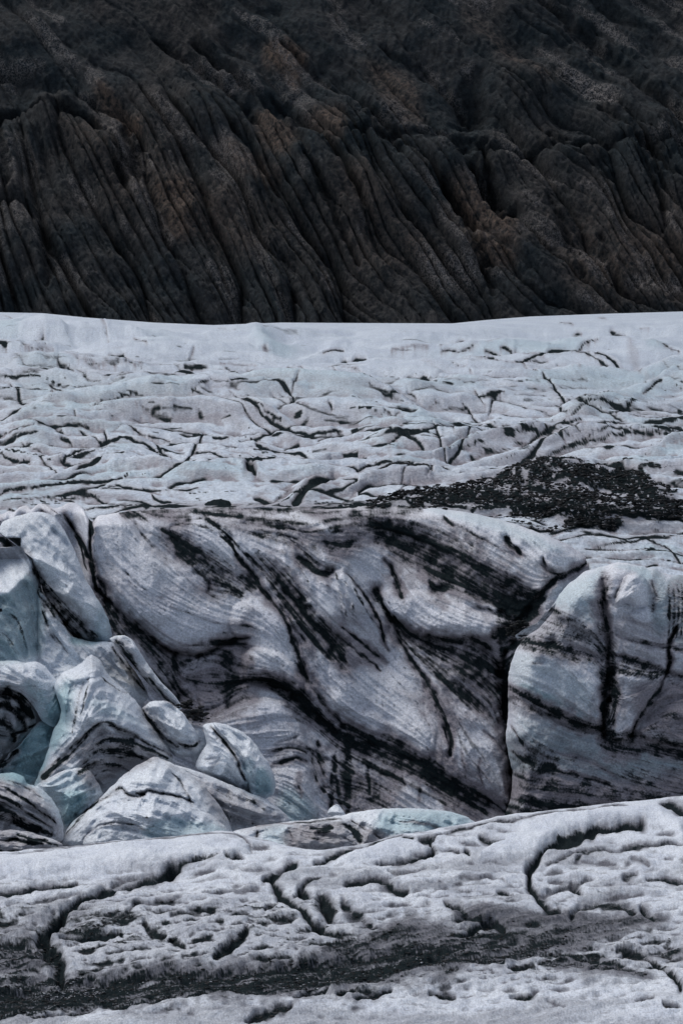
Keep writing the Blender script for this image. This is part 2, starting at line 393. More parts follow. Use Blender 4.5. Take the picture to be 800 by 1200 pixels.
# ================================================================== GLACIER PLATEAU
PCR = """5,370 12,373 18,379|1.2|.8
60,387 80,387|.8|.6
105,390 122,391|.9|.6
120,398 123,402 127,407|1|.7
153,391 162,393|1|.8
158,406 163,408 172,412|1.3|.9
42,410 52,407|2|1
-5,413 8,415|2.5|1.2
0,426 8,428|1.2|1
17,424 25,428 32,426|2.5|1.2
26,414 40,415 62,413|1|.7
68,415 80,418 90,420|.9|.4
128,420 145,423 158,428 165,433|1.5|1
90,434 115,436 160,434|1|.7
68,435 80,439 88,442|1.5|.9
50,443 63,447|2|.9
102,444 112,450 125,455 135,452|2.5|1
115,446 130,450|1.2|.8
162,441 175,443 195,447 200,449 230,451|2|1.2
57,460 72,468 87,473|1.4|.9
62,466 66,474|1.3|.8
13,460 20,468 25,478 33,484|2.6|.8
128,460 138,468|1.2|.8
250,392 265,396|1|.7
222,420 228,415|1.2|.8
378,411 390,408 402,407|2|1
215,433 232,432 243,431|2|.9
200,446 205,440 215,437|1.4|.8
223,442 226,446|1|.8
258,425 300,426|.8|.6
265,432 280,438 295,445 303,449|1.5|.9
290,431 310,434 330,440|1.3|.8
300,448 320,444 345,446 365,447 385,449|2.5|1.1
330,451 345,449 375,451|1.8|.9
338,431 350,435 365,438 385,445 398,449|1.3|.9
345,424 358,436|.8|.7
390,430 397,440 400,447|1.1|.8
225,477 235,473 247,468|1.5|.9
270,469 290,466|2|1
310,467 325,469 338,475 345,482|2.5|1
350,463 342,475|1.8|.8
270,474 285,482 300,486 330,495|1.4|.9
325,475 345,483 360,486|1.1|.7
385,484 389,488|3|.8
310,409 313,411|2|.6
400,416 412,416|1.5|1
413,417 428,416|1.8|1
460,410 480,409 500,407|1|.6
515,405 530,400 543,396|1.2|.9
517,410 540,410 557,407|1.3|.9
570,404 590,398|1.2|1
567,411 578,412 588,414|1.5|1
588,410 600,412|2.4|1
535,420 560,423 590,427 600,428|1.3|1
402,430 420,435 445,447|.9|.6
475,440 500,443 510,449|1.9|1
505,444 525,449|1.2|.6
550,436 557,445|.9|.8
457,474 470,475|1.8|.9
477,471 488,476|1.8|.8
497,479 515,476|1|.7
540,474 550,478 555,484 560,487|1.6|.9
560,470 580,467 590,465|1.7|1
572,482 578,470 590,470|1.8|.9
555,465 568,475|1.2|.8
460,449 472,454|1.1|.8
605,427 620,423 640,416 655,413 675,412|2.3|1.1
675,412 685,407 700,404|1.1|1
675,413 695,419 705,425 720,430 735,433|1.8|1
690,413 715,421 730,430 750,433|2.4|1.1
602,412 615,416 635,420|1.4|.6
620,425 640,424|1.6|.8
652,430 665,434 680,436|1.1|.8
715,385 733,388|1.9|1
655,378 670,379|1|.8
672,386 680,386|1.2|.9
625,395 636,396|1|.5
770,405 780,408 795,412|1.1|.9
635,443 650,455 660,467 670,475|1.9|1
665,467 680,473 692,477|1.8|1
655,472 656,480 658,487|2|.9
753,462 762,454 775,449|2.3|1
722,487 735,477 742,474|1.8|1
738,484 765,486 785,482|1.5|.9
612,425 620,435 627,440|1.1|.8
750,382 760,383|1|.7
700,372 710,373|.8|.7
396,504 410,505 420,503 445,504 460,513 485,517 497,523|2.2|.9
507,503 512,510 515,515 523,534|2.2|.9
550,508 540,522 532,529 523,536|2.4|1.1
530,500 533,512|1.3|.7
450,490 460,492 468,490|1.6|.9
238,505 228,520 220,535 210,543 201,553|2.5|1.25
285,480 310,492 330,498 360,503 400,502|2|1
250,509 262,510 270,508|2.4|1
302,511 308,515 313,520|3|1
240,517 275,516 300,518 330,522 355,530 372,536 388,531|1.8|1
228,524 250,528 265,538 280,546|1.9|1
222,538 232,547 240,550|1.6|1
305,546 320,544 335,547|1.8|.9
292,550 296,556 300,562|4|.8
198,574 215,577 232,574|1.7|1
-5,499 10,496 25,490|1.5|1
88,494 89,499|1.6|.9
30,502 90,501 150,499 160,497|1.5|1
0,513 30,511 70,508 110,507|1.5|1
66,511 75,514|2.4|1
72,519 85,523|2|.9
95,512 115,520 125,526|1.9|1
122,508 125,522|2.6|1
0,535 15,540 35,542|2|1
25,528 40,534 60,538|1.2|.8
48,540 65,555 70,562|1.6|.9
75,545 90,535 110,527 125,522 150,519 165,523 190,530|2|1.1
84,557 95,552 115,548 125,540 145,537|3|1.1
70,545 85,548 105,545|2|.8
180,517 190,528 202,532|2|1
150,503 170,510 200,513|1.3|.9
160,487 180,490 200,492|1.3|.8
110,487 140,482 155,478|1.4|1
-5,585 15,581 60,575 100,571 130,568 150,562|2|1.1
70,586 85,583 110,585 130,592 150,594 178,594|1.6|1
120,577 160,575 200,576|1.6|1
178,580 185,588 200,590|2.2|1
-5,591 20,588 60,586 100,586|1.2|.8
97,598 130,596 170,597|1.5|1
20,600 10,596|2|1
608,520 625,512 650,503 680,499|1.5|1
598,543 610,531 625,523 637,515 645,512|3|1.1
640,525 660,518 700,512 750,507 800,505|1.4|.9
655,510 680,504 720,500 735,497|1.6|1
725,498 760,497 805,496|1.3|.9
610,510 640,500 690,494|1.1|.8
660,517 690,511 720,505 760,507 805,508|1.3|.9
770,518 778,517|1.8|.9
418,556 432,550 450,545 480,546|2|1
470,566 476,556 482,548|1.8|.9
483,548 486,558|3|.9
507,548 503,556 500,562|3.6|.7
440,590 460,584 480,565|1.5|.8
435,542 445,547|1.8|.9
400,546 412,544|1.8|.7
400,526 420,527|1.3|.8
320,590 330,580|2.8|.7
400,590 420,575 445,570 470,568|1.4|.7
643,629 670,622 720,617|1.8|1
700,640 738,638 760,632 805,628|1.8|1
758,634 780,642 790,652 797,660|2.5|1
775,655 778,657|1.4|.8
600,620 640,626 660,625|1.5|.8
765,565 790,568 805,572|1.5|.9"""
RIDG = (("-40,456 0,455 60,455 100,456 150,455 200,453 215,451 300,453 400,456 480,455 520,450 560,446 600,443 640,438 700,437 745,434 800,429 840,427", 2.6, 22),
        ("-40,492 0,493 60,483 130,475 200,467 240,463 290,461 350,460 400,463 440,470 500,486 530,489", 1.6, 22),
        ("-40,509 0,508 60,503 120,503 170,505", .8, 12), ("-40,584 0,579 40,572 80,562 120,553 160,551 200,553 250,550 300,547 380,546 400,540", 1.3, 22),
        ("400,484 440,490 500,492 560,490 600,488 700,489 840,487", 1.2, 20), ("640,485 665,479 690,472 740,455 800,438 840,430", 2.2, 26),
        ("-40,394 0,396 60,391 130,396 200,400 300,394 340,398", 4.0, 16), ("15,420 30,401 50,399 75,404 100,420", 2.0, 16), ("-40,428 0,430 40,432 120,432 170,436", 1.6, 16),
        ("280,408 300,400 330,404 380,398 420,401 520,396", 2.0, 12), ("350,420 380,408 420,398", 1.2, 12), ("0,520 20,512 45,509 65,514 80,528", 1.2, 26),
        ("110,536 135,522 160,521 190,532 205,545", .8, 20), ("420,505 425,502 470,516 500,530", .8, 20), ("600,552 640,545 700,535 760,527 800,512 840,510", 1.0, 26),
        ("400,412 500,407 600,405 700,402 800,400", 1.6, 14), ("430,545 500,530 560,505 640,500", .6, 22), ("640,640 660,628 700,626 740,640 770,636 800,645 840,655", .35, 22),
        ("330,592 345,578 365,570 390,563 400,572", 1.0, 20), ("-40,473 0,470 60,472 110,470", .8, 16))
CREST = soft_prof("-180,622 -120,600 -60,610 -40,606 0,604 10,599 18,600 24,594 33,592 37,597 47,590 58,592 66,596 84,589 96,594 103,606 109,612 116,605 128,603 150,599 200,596 260,594 330,594 400,595 440,592 480,592 520,596 560,603 600,613 640,628 670,640 690,654 706,684 740,700 840,712")
def build_plateau():
    F = Field(-200, 1000, 355, 700, warp=.8, wf=.11)
    U, V = F.U, F.V; Yw = platY(V); Xw = (U - 400) / FPX * Yw
    dist = Yw / 165.
    # long low undulations, in metres
    F.h += (fbm(Xw * .016, Yw * .010, 4, 1) - .5) * 3.2 * np.clip(dist - .75, 0, 1.6)
    F.h += (ridged(Xw * .05 + Yw * .02, Yw * .05 - Xw * .015, 4, 3) - .5) * .55 * dist ** .6
    F.h += (fbm(Xw * .25, Yw * .22, 4, 5) - .5) * .14 * dist
    wx = (fbm(Xw * .03, Yw * .02, 3, 1) - .5) * 14; wy = (fbm(Xw * .03 + 7, Yw * .02, 3, 2) - .5) * 20
    bil = lambda a, b, o, sd: sum((.5 ** i) * np.abs(2 * vn(a * 2.1 ** i, b * 2.1 ** i, sd + i) - 1) for i in range(o)) / sum(.5 ** i for i in range(o))
    b0 = bil((Xw + wx) * .030 - Yw * .004, (Yw + wy) * .020, 1, 2); b1 = bil((Xw + wx) * .085 + Yw * .012, (Yw + wy) * .070 - Xw * .02, 2, 5); b2 = bil((Xw + wx) * .24, (Yw + wy) * .20 - Xw * .07, 2, 1)
    nearz = sst(400, 500, V)
    F.h += (b0 - .35) * 1.5 * dist ** .5 + (b1 - .35) * .75 * (.55 + .45 * nearz) * dist ** .3 + (b2 - .35) * .20 * nearz
    zc = sst(.44, .60, fbm(Xw * .02, Yw * .015, 3, 4))
    kc = sst(.085, .02, b1) * sst(.35, .7, zc + .25) * sst(372, 420, V); kd = sst(.10, .03, b2) * zc * nearz
    F.dirt = np.maximum(F.dirt, np.maximum(kc * .85, kd * .8)); F.grime = np.maximum(F.grime, .6 * sst(.25, .04, b1) * zc * sst(380, 450, V)); F.h -= .12 * kc
    for s, h, w in RIDG:
        P = catmull(pts(s)); L = np.interp(U[0], P[:, 0], P[:, 1], left=np.nan, right=np.nan)
        inside = ~np.isnan(L); L = np.nan_to_num(L, nan=0.); u0, u1 = P[0, 0], P[-1, 0]
        fade = sst(u0, u0 + 40, U[0]) * sst(u1, u1 - 40, U[0]) if u0 > -30 or u1 < 830 else np.ones_like(U[0])
        if u0 < -30: fade = sst(u1, u1 - 40, U[0]) if u1 < 830 else np.ones_like(U[0])
        elif u1 > 830: fade = sst(u0, u0 + 40, U[0])
        fade = np.where(inside, fade, 0)
        d = V - (L[None] + (fbm(U * .03, V * .0, 3, 2) - .5) * 5)
        b = np.where(d > 0, np.exp(-(d / w) ** 1.5), np.exp(-(d / 3.5) ** 2))
        F.h += h * b * fade[None] * .62
        F.blue = np.maximum(F.blue, .34 * fade[None] * (d > 0) * np.exp(-((d - w * .35) / (w * .45)) ** 2) * sst(.35, .65, vn(U * .015, V * .03, 4)))  # blue ice on near faces, strengthened as painted relief shading
    for ln in PCR.split('\n'):
        p, w, dd = ln.split('|'); w = float(w) * .6; P = pts(p); v = P[:, 1].mean(); sc = platY(v) / 165.
        if abs(P[-1, 1] - P[0, 1]) < .5 * abs(P[-1, 0] - P[0, 0]): F.flow(P)
        F.stroke(P, float(w), float(dd), dep=.10 * sc * float(w) ** .5, lip=.05 * sc, smear=3.5 if v > 400 else 1.5, grime=.5)
    # fine secondary cracks along the ice foliation
    lean = np.where(U < 420, .10, -.10)
    q = ridged(Xw * .07 + lean * Yw * .2, Yw * .30 + Xw * .05, 4, 2, .6)
    near = sst(380, 520, V); zone = sst(.40, .62, fbm(Xw * .03, Yw * .02, 3, 6)) * near
    k = sst(np.percentile(q, 87), np.percentile(q, 94), q) * zone; F.dirt = np.maximum(F.dirt, .85 * k); F.h -= .08 * k
    q2 = ridged(Xw * .02 + 3, Yw * .10 - Xw * .012, 4, 6, .6); k2 = sst(np.percentile(q2, 92), np.percentile(q2, 97), q2) * sst(.45, .6, fbm(Xw * .012, Yw * .008, 3, 3)) * sst(372, 400, V) * .8
    F.dirt = np.maximum(F.dirt, .7 * k2); F.h -= .15 * k2
    F.grime = np.maximum(F.grime, .30 * sst(.45, .75, fbm(Xw * .05, Yw * .04, 4, 2)) * near)
    for s in RIDG: F.flow(pts(s[0]))
    dx, dy = F.angles(.0)
    rn = lambda k: np.random.RandomState(k).rand(*U.shape).astype(np.float32)
    l1 = F.lic(blur(rn(41), 1, 0), dx, dy, 40); l2 = F.lic(rn(42), dx, dy, 60); l3 = F.lic(blur(rn(43), 2, 1), dx, dy, 30)
    fold = F.lic(blur(rn(44), 4, 2), dx, dy, 46); fold2 = F.lic(blur(rn(45), 2, 1), dx, dy, 16)
    F.h += (fold * .17 + fold2 * .06) * dist ** .7 * (.6 + .4 * nearz)
    zz = sst(.36, .52, fbm(U * .012, V * .03, 3, 5)); zz2 = sst(.35, .6, fbm(U * .010 + 4, V * .022, 3, 2))
    # foliation: long curving crack lines with rounded ridges of ice between them
    for k_, (sl_, wa, sp0, sp1, ga, so) in enumerate(((.11, 46, 6.0, .055, .44, 2), (-.13, 60, 9.0, .07, .54, 5))):
        ph = V + sl_ * U * np.where(U < 420, 1, .5) + (fbm(U * .0065, V * .009, 3, so) - .5) * wa + (fbm(U * .03, V * .04, 3, so + 1) - .5) * 7
        spc = sp0 + np.maximum(ph - 395, 0) * sp1; phase = np.where(ph > 395, np.log(sp0 + np.maximum(ph - 395, 0) * sp1) / sp1, np.log(sp0) / sp1 + (ph - 395) / sp0)
        ix = np.floor(phase); c = phase - ix; dpx = np.minimum(c, 1 - c) * spc
        near_i = ix + (c > .5)
        pres = sst(ga - .06, ga + .06, vn(U * .016 + near_i * 7.7, near_i * 3.1, so) * .6 + vn(U * .05 + near_i * 3.3, near_i * 5.9, so + 2) * .4)
        region = sst(.35, .48, fbm(U * .009 + 3 * k_, V * .02, 2, so + 1)) * sst(395, 450, V) * (.72 + .28 * sst(460, 520, V))
        wv = .85 + .9 * vn(U * .08, near_i * 2.2, 1) * sst(430, 560, V)
        m_ = np.exp(-(dpx / wv) ** 2) * pres * region
        F.dirt = np.maximum(F.dirt, 1.0 * m_); F.grime = np.maximum(F.grime, .7 * np.exp(-np.where(c < .5, dpx / 1.5, dpx / 4.5)) * pres * region)
        F.h += (.11 * (np.sqrt(np.clip(1 - (2 * c - 1) ** 2, 0, 1)) - .7) * region * pres - .05 * m_) * dist * np.clip(spc / 9, .4, 1.4)
    c1 = sst(1.25, 2.0, l1) * zz * sst(385, 470, V); c2 = sst(1.35, 2.1, l2) * zz2 * sst(375, 440, V); c3 = sst(1.45, 2.2, l3) * np.maximum(zz, zz2) * sst(420, 500, V)
    F.dirt = np.maximum(F.dirt, np.maximum(np.maximum(1.0 * c1, 1.0 * c2), .9 * c3)); F.grime = np.maximum(F.grime, .35 * sst(.3, 1.6, l3) * zz * near)
    F.h -= .08 * blur(c3, 2, 0) * dist; F.h += blur(l3, 2, 1) * .035 * dist
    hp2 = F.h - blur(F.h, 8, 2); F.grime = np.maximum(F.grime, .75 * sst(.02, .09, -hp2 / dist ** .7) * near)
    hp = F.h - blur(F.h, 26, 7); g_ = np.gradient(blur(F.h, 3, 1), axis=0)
    F.dirt = np.maximum(F.dirt, (.10 + .32 * np.maximum(zz, zc)) * sst(.12, .28, -hp / dist ** .7) * near); F.grime = np.maximum(F.grime, .55 * sst(.02, .10, -g_ / dist) * near)  # silt in hollows; viewer-facing slopes greyed as painted relief shading
    # grime runs
    for s, w in (("452,512 456,530 460,545", 3), ("466,520 472,540", 2.5), ("737,405 742,418 748,432", 3), ("755,437 760,445 765,452", 4), ("765,440 770,448", 3), ("650,455 652,466", 4),
                 ("345,492 352,510", 2.5), ("360,500 366,518", 2.5), ("335,498 342,512", 2), ("700,510 720,512", 2), ("20,476 34,484", 6)):
        F.stroke(s, w, .08, grime=.42)
    # debris-covered band
    dA = "390,603 430,592 470,586 500,582 530,577 570,566 590,556 606,546 622,543 650,543 684,541 670,549 650,556 690,552 720,558 750,563 770,571 786,582 790,590 765,592 735,585 712,582 700,590 740,597 780,596 815,598 815,608 775,612 740,619 690,622 660,618 640,608 600,604 560,602 500,602"
    def f(sl, d):
        nn = fbm(U[sl] * .05, V[sl] * .12, 4, 2); fine = fbm(U[sl] * .28, V[sl] * .9, 3, 5)
        k = sst(-5, 5, d + (nn - .5) * 22 + (fbm(U[sl] * .035, V[sl] * .22, 3, 6) - .5) * 26)
        hole = .5 * sst(.56, .66, fbm(U[sl] * .028 + .2 * V[sl] * .05, V[sl] * .085, 3, 4)) * .5
        F.dirt[sl] = np.maximum(F.dirt[sl], k * np.clip(1.15 - hole - 1.1 * sst(.62, .72, fine), 0, 1))
        F.grime[sl] = np.maximum(F.grime[sl], sst(-12, 2, d) * .6)
        F.h[sl] += 1.1 * sst(-6, 20, d) + (fbm(U[sl] * .2, V[sl] * .4, 3, 1) - .5) * .35 * k
    F.blob(dA, 20, f)
    for s, w in (("700,540 712,546 726,549 740,555 750,558", 4), ("345,592 360,577 375,570 392,562", 4.5), ("290,551 297,558", 3.5), ("300,584 320,590", 3)):  # black marks, one of them the painted shadow of an ice fin
        F.stroke(s, w, 1.2, dep=.6, grime=.8)
    for s in ("500,575 540,566 580,562", "640,566 660,575 690,584", "600,570 640,580 690,586 720,592", "560,580 600,585 640,592"):
        F.stroke(s, 4, 0, dep=-.25); P = pts(s); r = F.near(P, 12); sl, d, dv, al = r; F.dirt[sl] *= 1 - .7 * np.exp(-(d / 4.5) ** 2) * sst(.25, .6, vn(U[sl] * .12, V[sl] * .3, 1))
    # dirt cone and streaky zone just behind the cliff edge
    zone = sst(582, 594, V) * sst(110, 170, U) * sst(500, 400, U)
    st = ridged(U * .012 + V * .01, V * .16 + U * .006, 4, 4, .6)
    F.dirt = np.maximum(F.dirt, zone * sst(.60, .85, st) * .9); F.grime = np.maximum(F.grime, zone * .55)
    n = sst(360, 420, V); 
    t = np.linspace(0, 1, 262) ** 1.0
    Ug = np.tile(UU, (len(t), 1)); top = TOPLINE(UU)
    bot = np.maximum(CREST(UU) + 7, 600)
    Vg = top[None] + t[:, None] * (bot[None] - top[None])
    Y = platY(Vg); h = F.get(F.h, Ug, Vg); h = h * (1 - .55 * sst(560, 590, Vg)); h = h * sst(0, 22, Vg - top[None])
    X, Yy, Z = world_of(Ug, Vg, Y); Z = Z + h - .25 * (Ug * 0)
    D = F.get(F.dirt, Ug, Vg); G = F.get(F.grime, Ug, Vg); B = F.get(F.blue, Ug, Vg)
    # far side: the ice rolls away towards the mountain foot
    nb = 14; r = np.linspace(1, 0, nb, endpoint=False)[:, None]
    Xb = X[:1] * (1 + .12 * r); Yb = Yy[:1] * (1 + .12 * r); Zb = Z[:1] - 9 * r ** 1.5
    X = np.vstack([Xb, X]); Yy = np.vstack([Yb, Yy]); Z = np.vstack([Zb, Z]); ext = lambda A: np.vstack([np.tile(A[:1], (nb, 1)), A])
    # near edge: turns down behind the cliff crest
    rr = np.array([.5, 1.2, 2.2])[:, None]; X = np.vstack([X, X[-1:] * np.ones_like(rr)]); Yy = np.vstack([Yy, Yy[-1:] + 0 * rr - .15 * rr]); Z = np.vstack([Z, Z[-1:] - 6 * rr])
    tail = lambda A: np.vstack([ext(A), np.tile(A[-1:], (3, 1))])
    o = grid_mesh('glacier_plateau', X, Yy, Z, dict(dirt=tail(D), grime=tail(G), blue=tail(B)), M_PLAT); tag(o, kind='structure')
    return F
FP = build_plateau()

# ================================================================== ICE CLIFF
def build_cliff():
    F = Field(-200, 1000, 575, 1010, warp=1.5, wf=.06)
    U, V = F.U, F.V; S = F.stroke
    # broad masses
    F.h += (fbm(U * .006, V * .008, 3, 2) - .5) * 3.0
    F.pillow("108,640 106,620 114,611 128,607 146,607 156,616 175,640 200,655 230,675 250,700 268,735 262,752 240,762 212,765 185,755 155,722 130,690 112,665", 1.02, 26)
    F.pillow("300,700 330,715 350,745 362,790 372,820 350,812 325,780 300,765 285,755 270,735 275,710", 0.72, 18)
    F.pillow("284,772 290,762 306,759 326,765 346,782 356,800 352,815 338,808 320,798 300,796 286,795", 1.32, 12, clean=.6)
    F.pillow("240,852 250,838 275,826 300,818 322,817 338,824 350,842 358,865 362,900 368,930 371,960 330,985 240,985", 1.56, 26)
    F.pillow("350,655 372,668 388,690 400,720 410,745 400,748 385,730 370,700 355,680", 0.54, 10)
    F.pillow("390,668 405,672 425,700 436,715 438,722 415,715 398,690", 0.48, 8)
    F.pillow("400,750 440,775 480,800 500,830 510,860 500,890 450,880 420,860 390,820 385,780", 0.78, 30)
    F.pillow("440,700 470,690 520,700 570,720 600,735 590,752 560,748 520,748 480,738", 0.96, 22)
    F.pillow("430,596 480,592 540,602 600,620 660,642 690,660 660,690 620,700 560,675 500,640 450,618", 0.72, 20)
    F.pillow("500,800 540,830 575,840 590,880 600,940 560,935 520,905 505,870", 0.60, 20)
    F.pillow("58,594 80,588 98,596 106,612 106,640 100,650 90,632 74,612", 0.84, 10); F.pillow("86,640 100,655 108,690 118,715 112,725 98,700 88,670", 0.54, 7)
    F.pillow("112,690 130,712 152,740 178,770 205,815 190,815 160,780 130,740 112,715", 0.48, 8)
    for p_ in ("400,668 406,690 418,722", "392,672 400,700 408,725", "412,680 422,705 436,728", "345,640 352,665 365,690", "330,640 336,665 350,700", "360,640 372,668 384,690"): S(p_, 3.2, .35, dep=-.35)
    # foliation guides, dirt bands and the painted darkness of the right-hand cleft
    for s, w, d, dep in (
        ("200,632 228,652 258,672", 8, .8, .3), ("190,618 215,632 245,650", 5, .7, .1), ("255,665 278,676 300,690", 6, .8, .3),
        ("240,603 262,625 285,660 310,695 330,720 344,748 352,778 360,800", 3.2, 1, .6), ("270,632 300,660 326,688 348,712", 3, .8, .3),
        ("318,668 345,700 362,728 388,756 402,775", 9, .95, .5), ("335,695 360,722 392,752", 6, .8, .4), ("290,655 315,690 338,725 358,750", 3, .6, .2),
        ("200,617 222,608 252,604 290,604", 2.2, .85, .2), ("284,612 312,615 346,619", 3.6, .95, .3), ("298,625 332,628 350,632", 2.6, .7, .2),
        ("170,597 220,598 280,598 340,599", 1.5, .8, .1), ("350,652 362,664 376,673 388,668", 4.5, 1, .5), ("335,628 358,648 374,664", 2.5, .8, .3),
        ("380,634 400,640 412,636", 7, 1, .3), ("388,624 400,622", 5, .9, .2), ("360,622 390,612 430,606 470,606", 2.5, .6, .1),
        ("415,606 440,612 470,622 505,636 540,652 580,675 620,700", 7.5, .95, .4), ("440,632 475,645 510,660 545,682 570,700", 7, .95, .4),
        ("445,622 485,633 525,652 565,676 605,702 620,712", 5, .9, .3), ("500,662 522,676 540,684", 8, 1, .4), ("545,692 575,702 605,718", 4, .85, .3),
        ("450,655 461,670 468,692 471,700", 3.2, 1, .4), ("503,683 512,690 524,687", 5, 1, .3), ("560,660 590,675 620,690", 3, .6, .1), ("430,603 470,601 520,610 560,628 600,650", 2, .5, .05),
        ("520,605 530,616", 2.2, .95, .3), ("592,628 599,638 611,650", 3, 1, .4), ("635,652 640,668 655,676", 3, .9, .3), ("546,634 552,640", 3, .6, .2),
        ("440,693 455,720 474,738 503,750 530,753 556,752 574,764 586,785", 5, 1, .9), ("455,715 468,745 484,775 500,800 514,828 524,860 527,885", 3, .95, .4),
        ("478,744 518,764 556,778 590,790", 10, .9, .4), ("496,768 528,796 566,832", 6, .75, .3), ("530,760 560,785 590,815", 9, .7, .2),
        ("545,790 575,812 592,840", 5, .7, .2), ("404,672 425,694 440,722 456,762", 1.4, .9, .2), ("400,735 428,757 452,777", 2, .9, .2), ("396,745 420,765 445,785", 1.5, .7, .1),
        ("578,747 590,742 602,741", 4, 1, .3), ("586,715 600,728 612,722 650,680 695,655", 3, 1, .8), ("560,712 590,722 605,732", 4, .7, .2),
        ("400,850 432,864 470,882 502,900 540,924 575,942 600,955", 7, .95, .3), ("400,862 440,884 480,900 512,918 556,942", 6, .75, .2),
        ("372,842 400,858 440,872 480,888", 5, .8, .2), ("312,800 342,810 368,838 400,866 430,880", 7, 1, .6), ("268,806 298,796 332,802 358,824 392,858", 5, .95, .5),
        ("286,790 310,790 335,800 360,820", 3, .7, .2), ("345,775 362,800 382,828 402,850", 3, .95, .3),
        ("188,757 215,767 243,764 272,752 292,748", 2.6, 1, .8), ("205,766 206,800 207,835", 6, .95, .4), ("232,768 228,800 235,830", 3, .7, .2), ("264,765 270,798 264,828", 12, .95, .3),
        ("248,754 268,756 288,760", 5, .9, .2), ("215,790 245,792 280,790", 2, .6, .1), ("210,812 240,810 270,812", 2.5, .6, .1), ("215,835 250,830 275,815", 4, .9, .2),
        ("200,712 240,726 280,738 306,746", .8, .5, .0), ("226,702 242,714", .7, .4, 0), ("125,655 145,670 168,690 190,700", 1.6, .45, .1), ("160,612 178,640 205,660", 3, .45, .1),
        ("175,625 195,640 215,665 240,690 262,700", 4, .35, .1), ("245,680 243,690", 3, .9, .2), ("230,668 250,695 262,690", 6, .5, .1), ("262,745 290,735 310,745", 5, .5, 0),
        ("50,600 60,616 74,645 86,668", 2.4, .9, .6), ("26,603 44,625 64,648 90,680", 2.2, .6, .3), ("76,604 90,625 102,645 108,656", 3, 1, .7), ("60,596 80,612 98,625", 1.5, .5, .2),
        ("106,600 107,640 110,670 113,692", 2.4, 1, .9), ("86,620 96,645 102,668", 1.6, .6, .2), ("114,675 124,690 122,705", 3, .95, .5),
        ("112,688 135,712 156,733 182,753 206,767", 3.4, .95, .7), ("126,708 138,740 160,765 178,790 205,815", 7, .7, .4), ("150,735 175,760 195,790 215,820", 8, .65, .2),
        ("118,690 135,725 145,745", 4, .8, .4), ("-20,610 10,622 25,642", 7, .75, .2), ("-20,628 12,636 25,650", 4, .8, .2),
        ("320,880 345,876 358,882", 4, .7, .1), ("322,895 345,890 360,893", 3, .8, .1), ("326,870 350,862", 2, .5, .1), ("300,850 330,840 352,846", 3, .4, .1),
        ("372,870 376,900 380,925", 4, .75, .2), ("366,880 372,915", 3, .7, .1), ("345,868 365,880 385,890", 3, .6, .1), ("375,915 395,920 420,925", 4, .7, .1),
        ("600,735 612,728 625,718", 9, 1.2, .8), ("590,745 606,742 600,756", 7, 1.2, .8), ("560,760 580,775 588,800", 9, .8, .3), ("592,765 590,800 592,840 594,870 600,905 604,960", 4.5, 1.2, 1.4), ("602,780 597,820 600,860 606,920 607,965", 5, 1.2, 1.6), ("566,858 578,866 590,880", 1.6, .8, .2)):  # cleft beside the right-hand block: its inner shade painted dark and carved
        S(s, w * (1.45 if w > 3 else 1.25), d * (.85 if w > 3.1 and w < 10 else .82), dep=dep * .8, grime=.85 * d, guide=True, lip=.06 if w < 4 and dep >= .3 else 0)
    for p_, e_, d_ in (("425,606 470,608 520,625 575,658 630,700 600,716 560,702 500,672 450,645", 9, .62), ("452,712 500,746 560,752 592,790 592,850 560,838 520,805 480,768", 9, .6),
                       ("296,640 336,672 370,716 404,768 385,772 350,734 320,704", 8, .62), ("312,796 360,815 402,850 500,893 592,948 540,952 470,908 400,884 350,845", 8, .52), ("192,764 290,752 288,835 212,842", 7, .36),
                       ("170,598 420,597 430,640 380,652 300,632 200,618", 10, .40), ("150,594 300,592 480,592 470,606 330,604 170,610", 5, .62), ("190,622 260,650 300,690 260,700 215,660", 8, .5), ("112,690 150,725 215,768 220,835 180,800 140,750", 7, .5), ("400,860 470,890 470,930 440,955 395,955", 10, .4), ("585,700 640,700 610,770 590,960 604,960 585,800", 6, .8)):  # broad dirt masses; the cleft patch is painted shade
        F.tint(p_, e_, dirt=d_, grime=.6)
    dx, dy = F.angles(.62)
    # vertical melt runs
    for s, w, d in (("404,862 408,900 406,950", 8, .95), ("398,870 392,900 400,945", 4, .8), ("431,892 432,930", 5, .95), ("470,895 474,920", 2.5, .5), ("455,895 452,930", 2, .5),
                    ("490,910 492,940", 2, .5), ("445,905 443,945", 2, .55), ("520,930 524,955", 2, .45), ("500,870 506,905", 1.5, .4), ("540,880 548,925", 1.5, .4), ("560,890 566,930", 1.5, .35),
                    ("472,700 476,725 478,745", 3, .3), ("515,690 520,715", 5, .25), ("390,905 388,945", 4, .8), ("350,905 352,935", 2, .4)):
        S(s, w, d, grime=.6)
    rnd = np.random.RandomState(5).rand(*U.shape).astype(np.float32)
    st = F.lic(rnd, dx, dy, 26)                         # strata
    st2 = F.lic(np.random.RandomState(6).rand(*U.shape).astype(np.float32), dx, dy, 9)
    vr = F.lic(np.random.RandomState(7).rand(*U.shape).astype(np.float32), np.full_like(dx, .12), np.full_like(dx, .99), 14)
    wide = F.lic(blur(np.random.RandomState(31).rand(*U.shape).astype(np.float32), 2, 2), dx, dy, 44); mid = F.lic(blur(np.random.RandomState(32).rand(*U.shape).astype(np.float32), 1, 1), dx, dy, 30)
    left = sst(300, 380, U) ; low = sst(700, 900, V)
    gate = sst(.04, .35, F.dirt); F.dirt = np.clip(F.dirt * 1.18 + gate * (.13 * wide + .15 * mid + .12 * st + .10 * st2 + .9 * (fbm(U * .15, V * .15, 4, 6) - .5)), 0, 1.3)
    strat = sst(.9, 2.4, st + .35 * st2) * sst(.38, .62, fbm(U * .012, V * .012, 3, 4)) * (.35 + .65 * left)
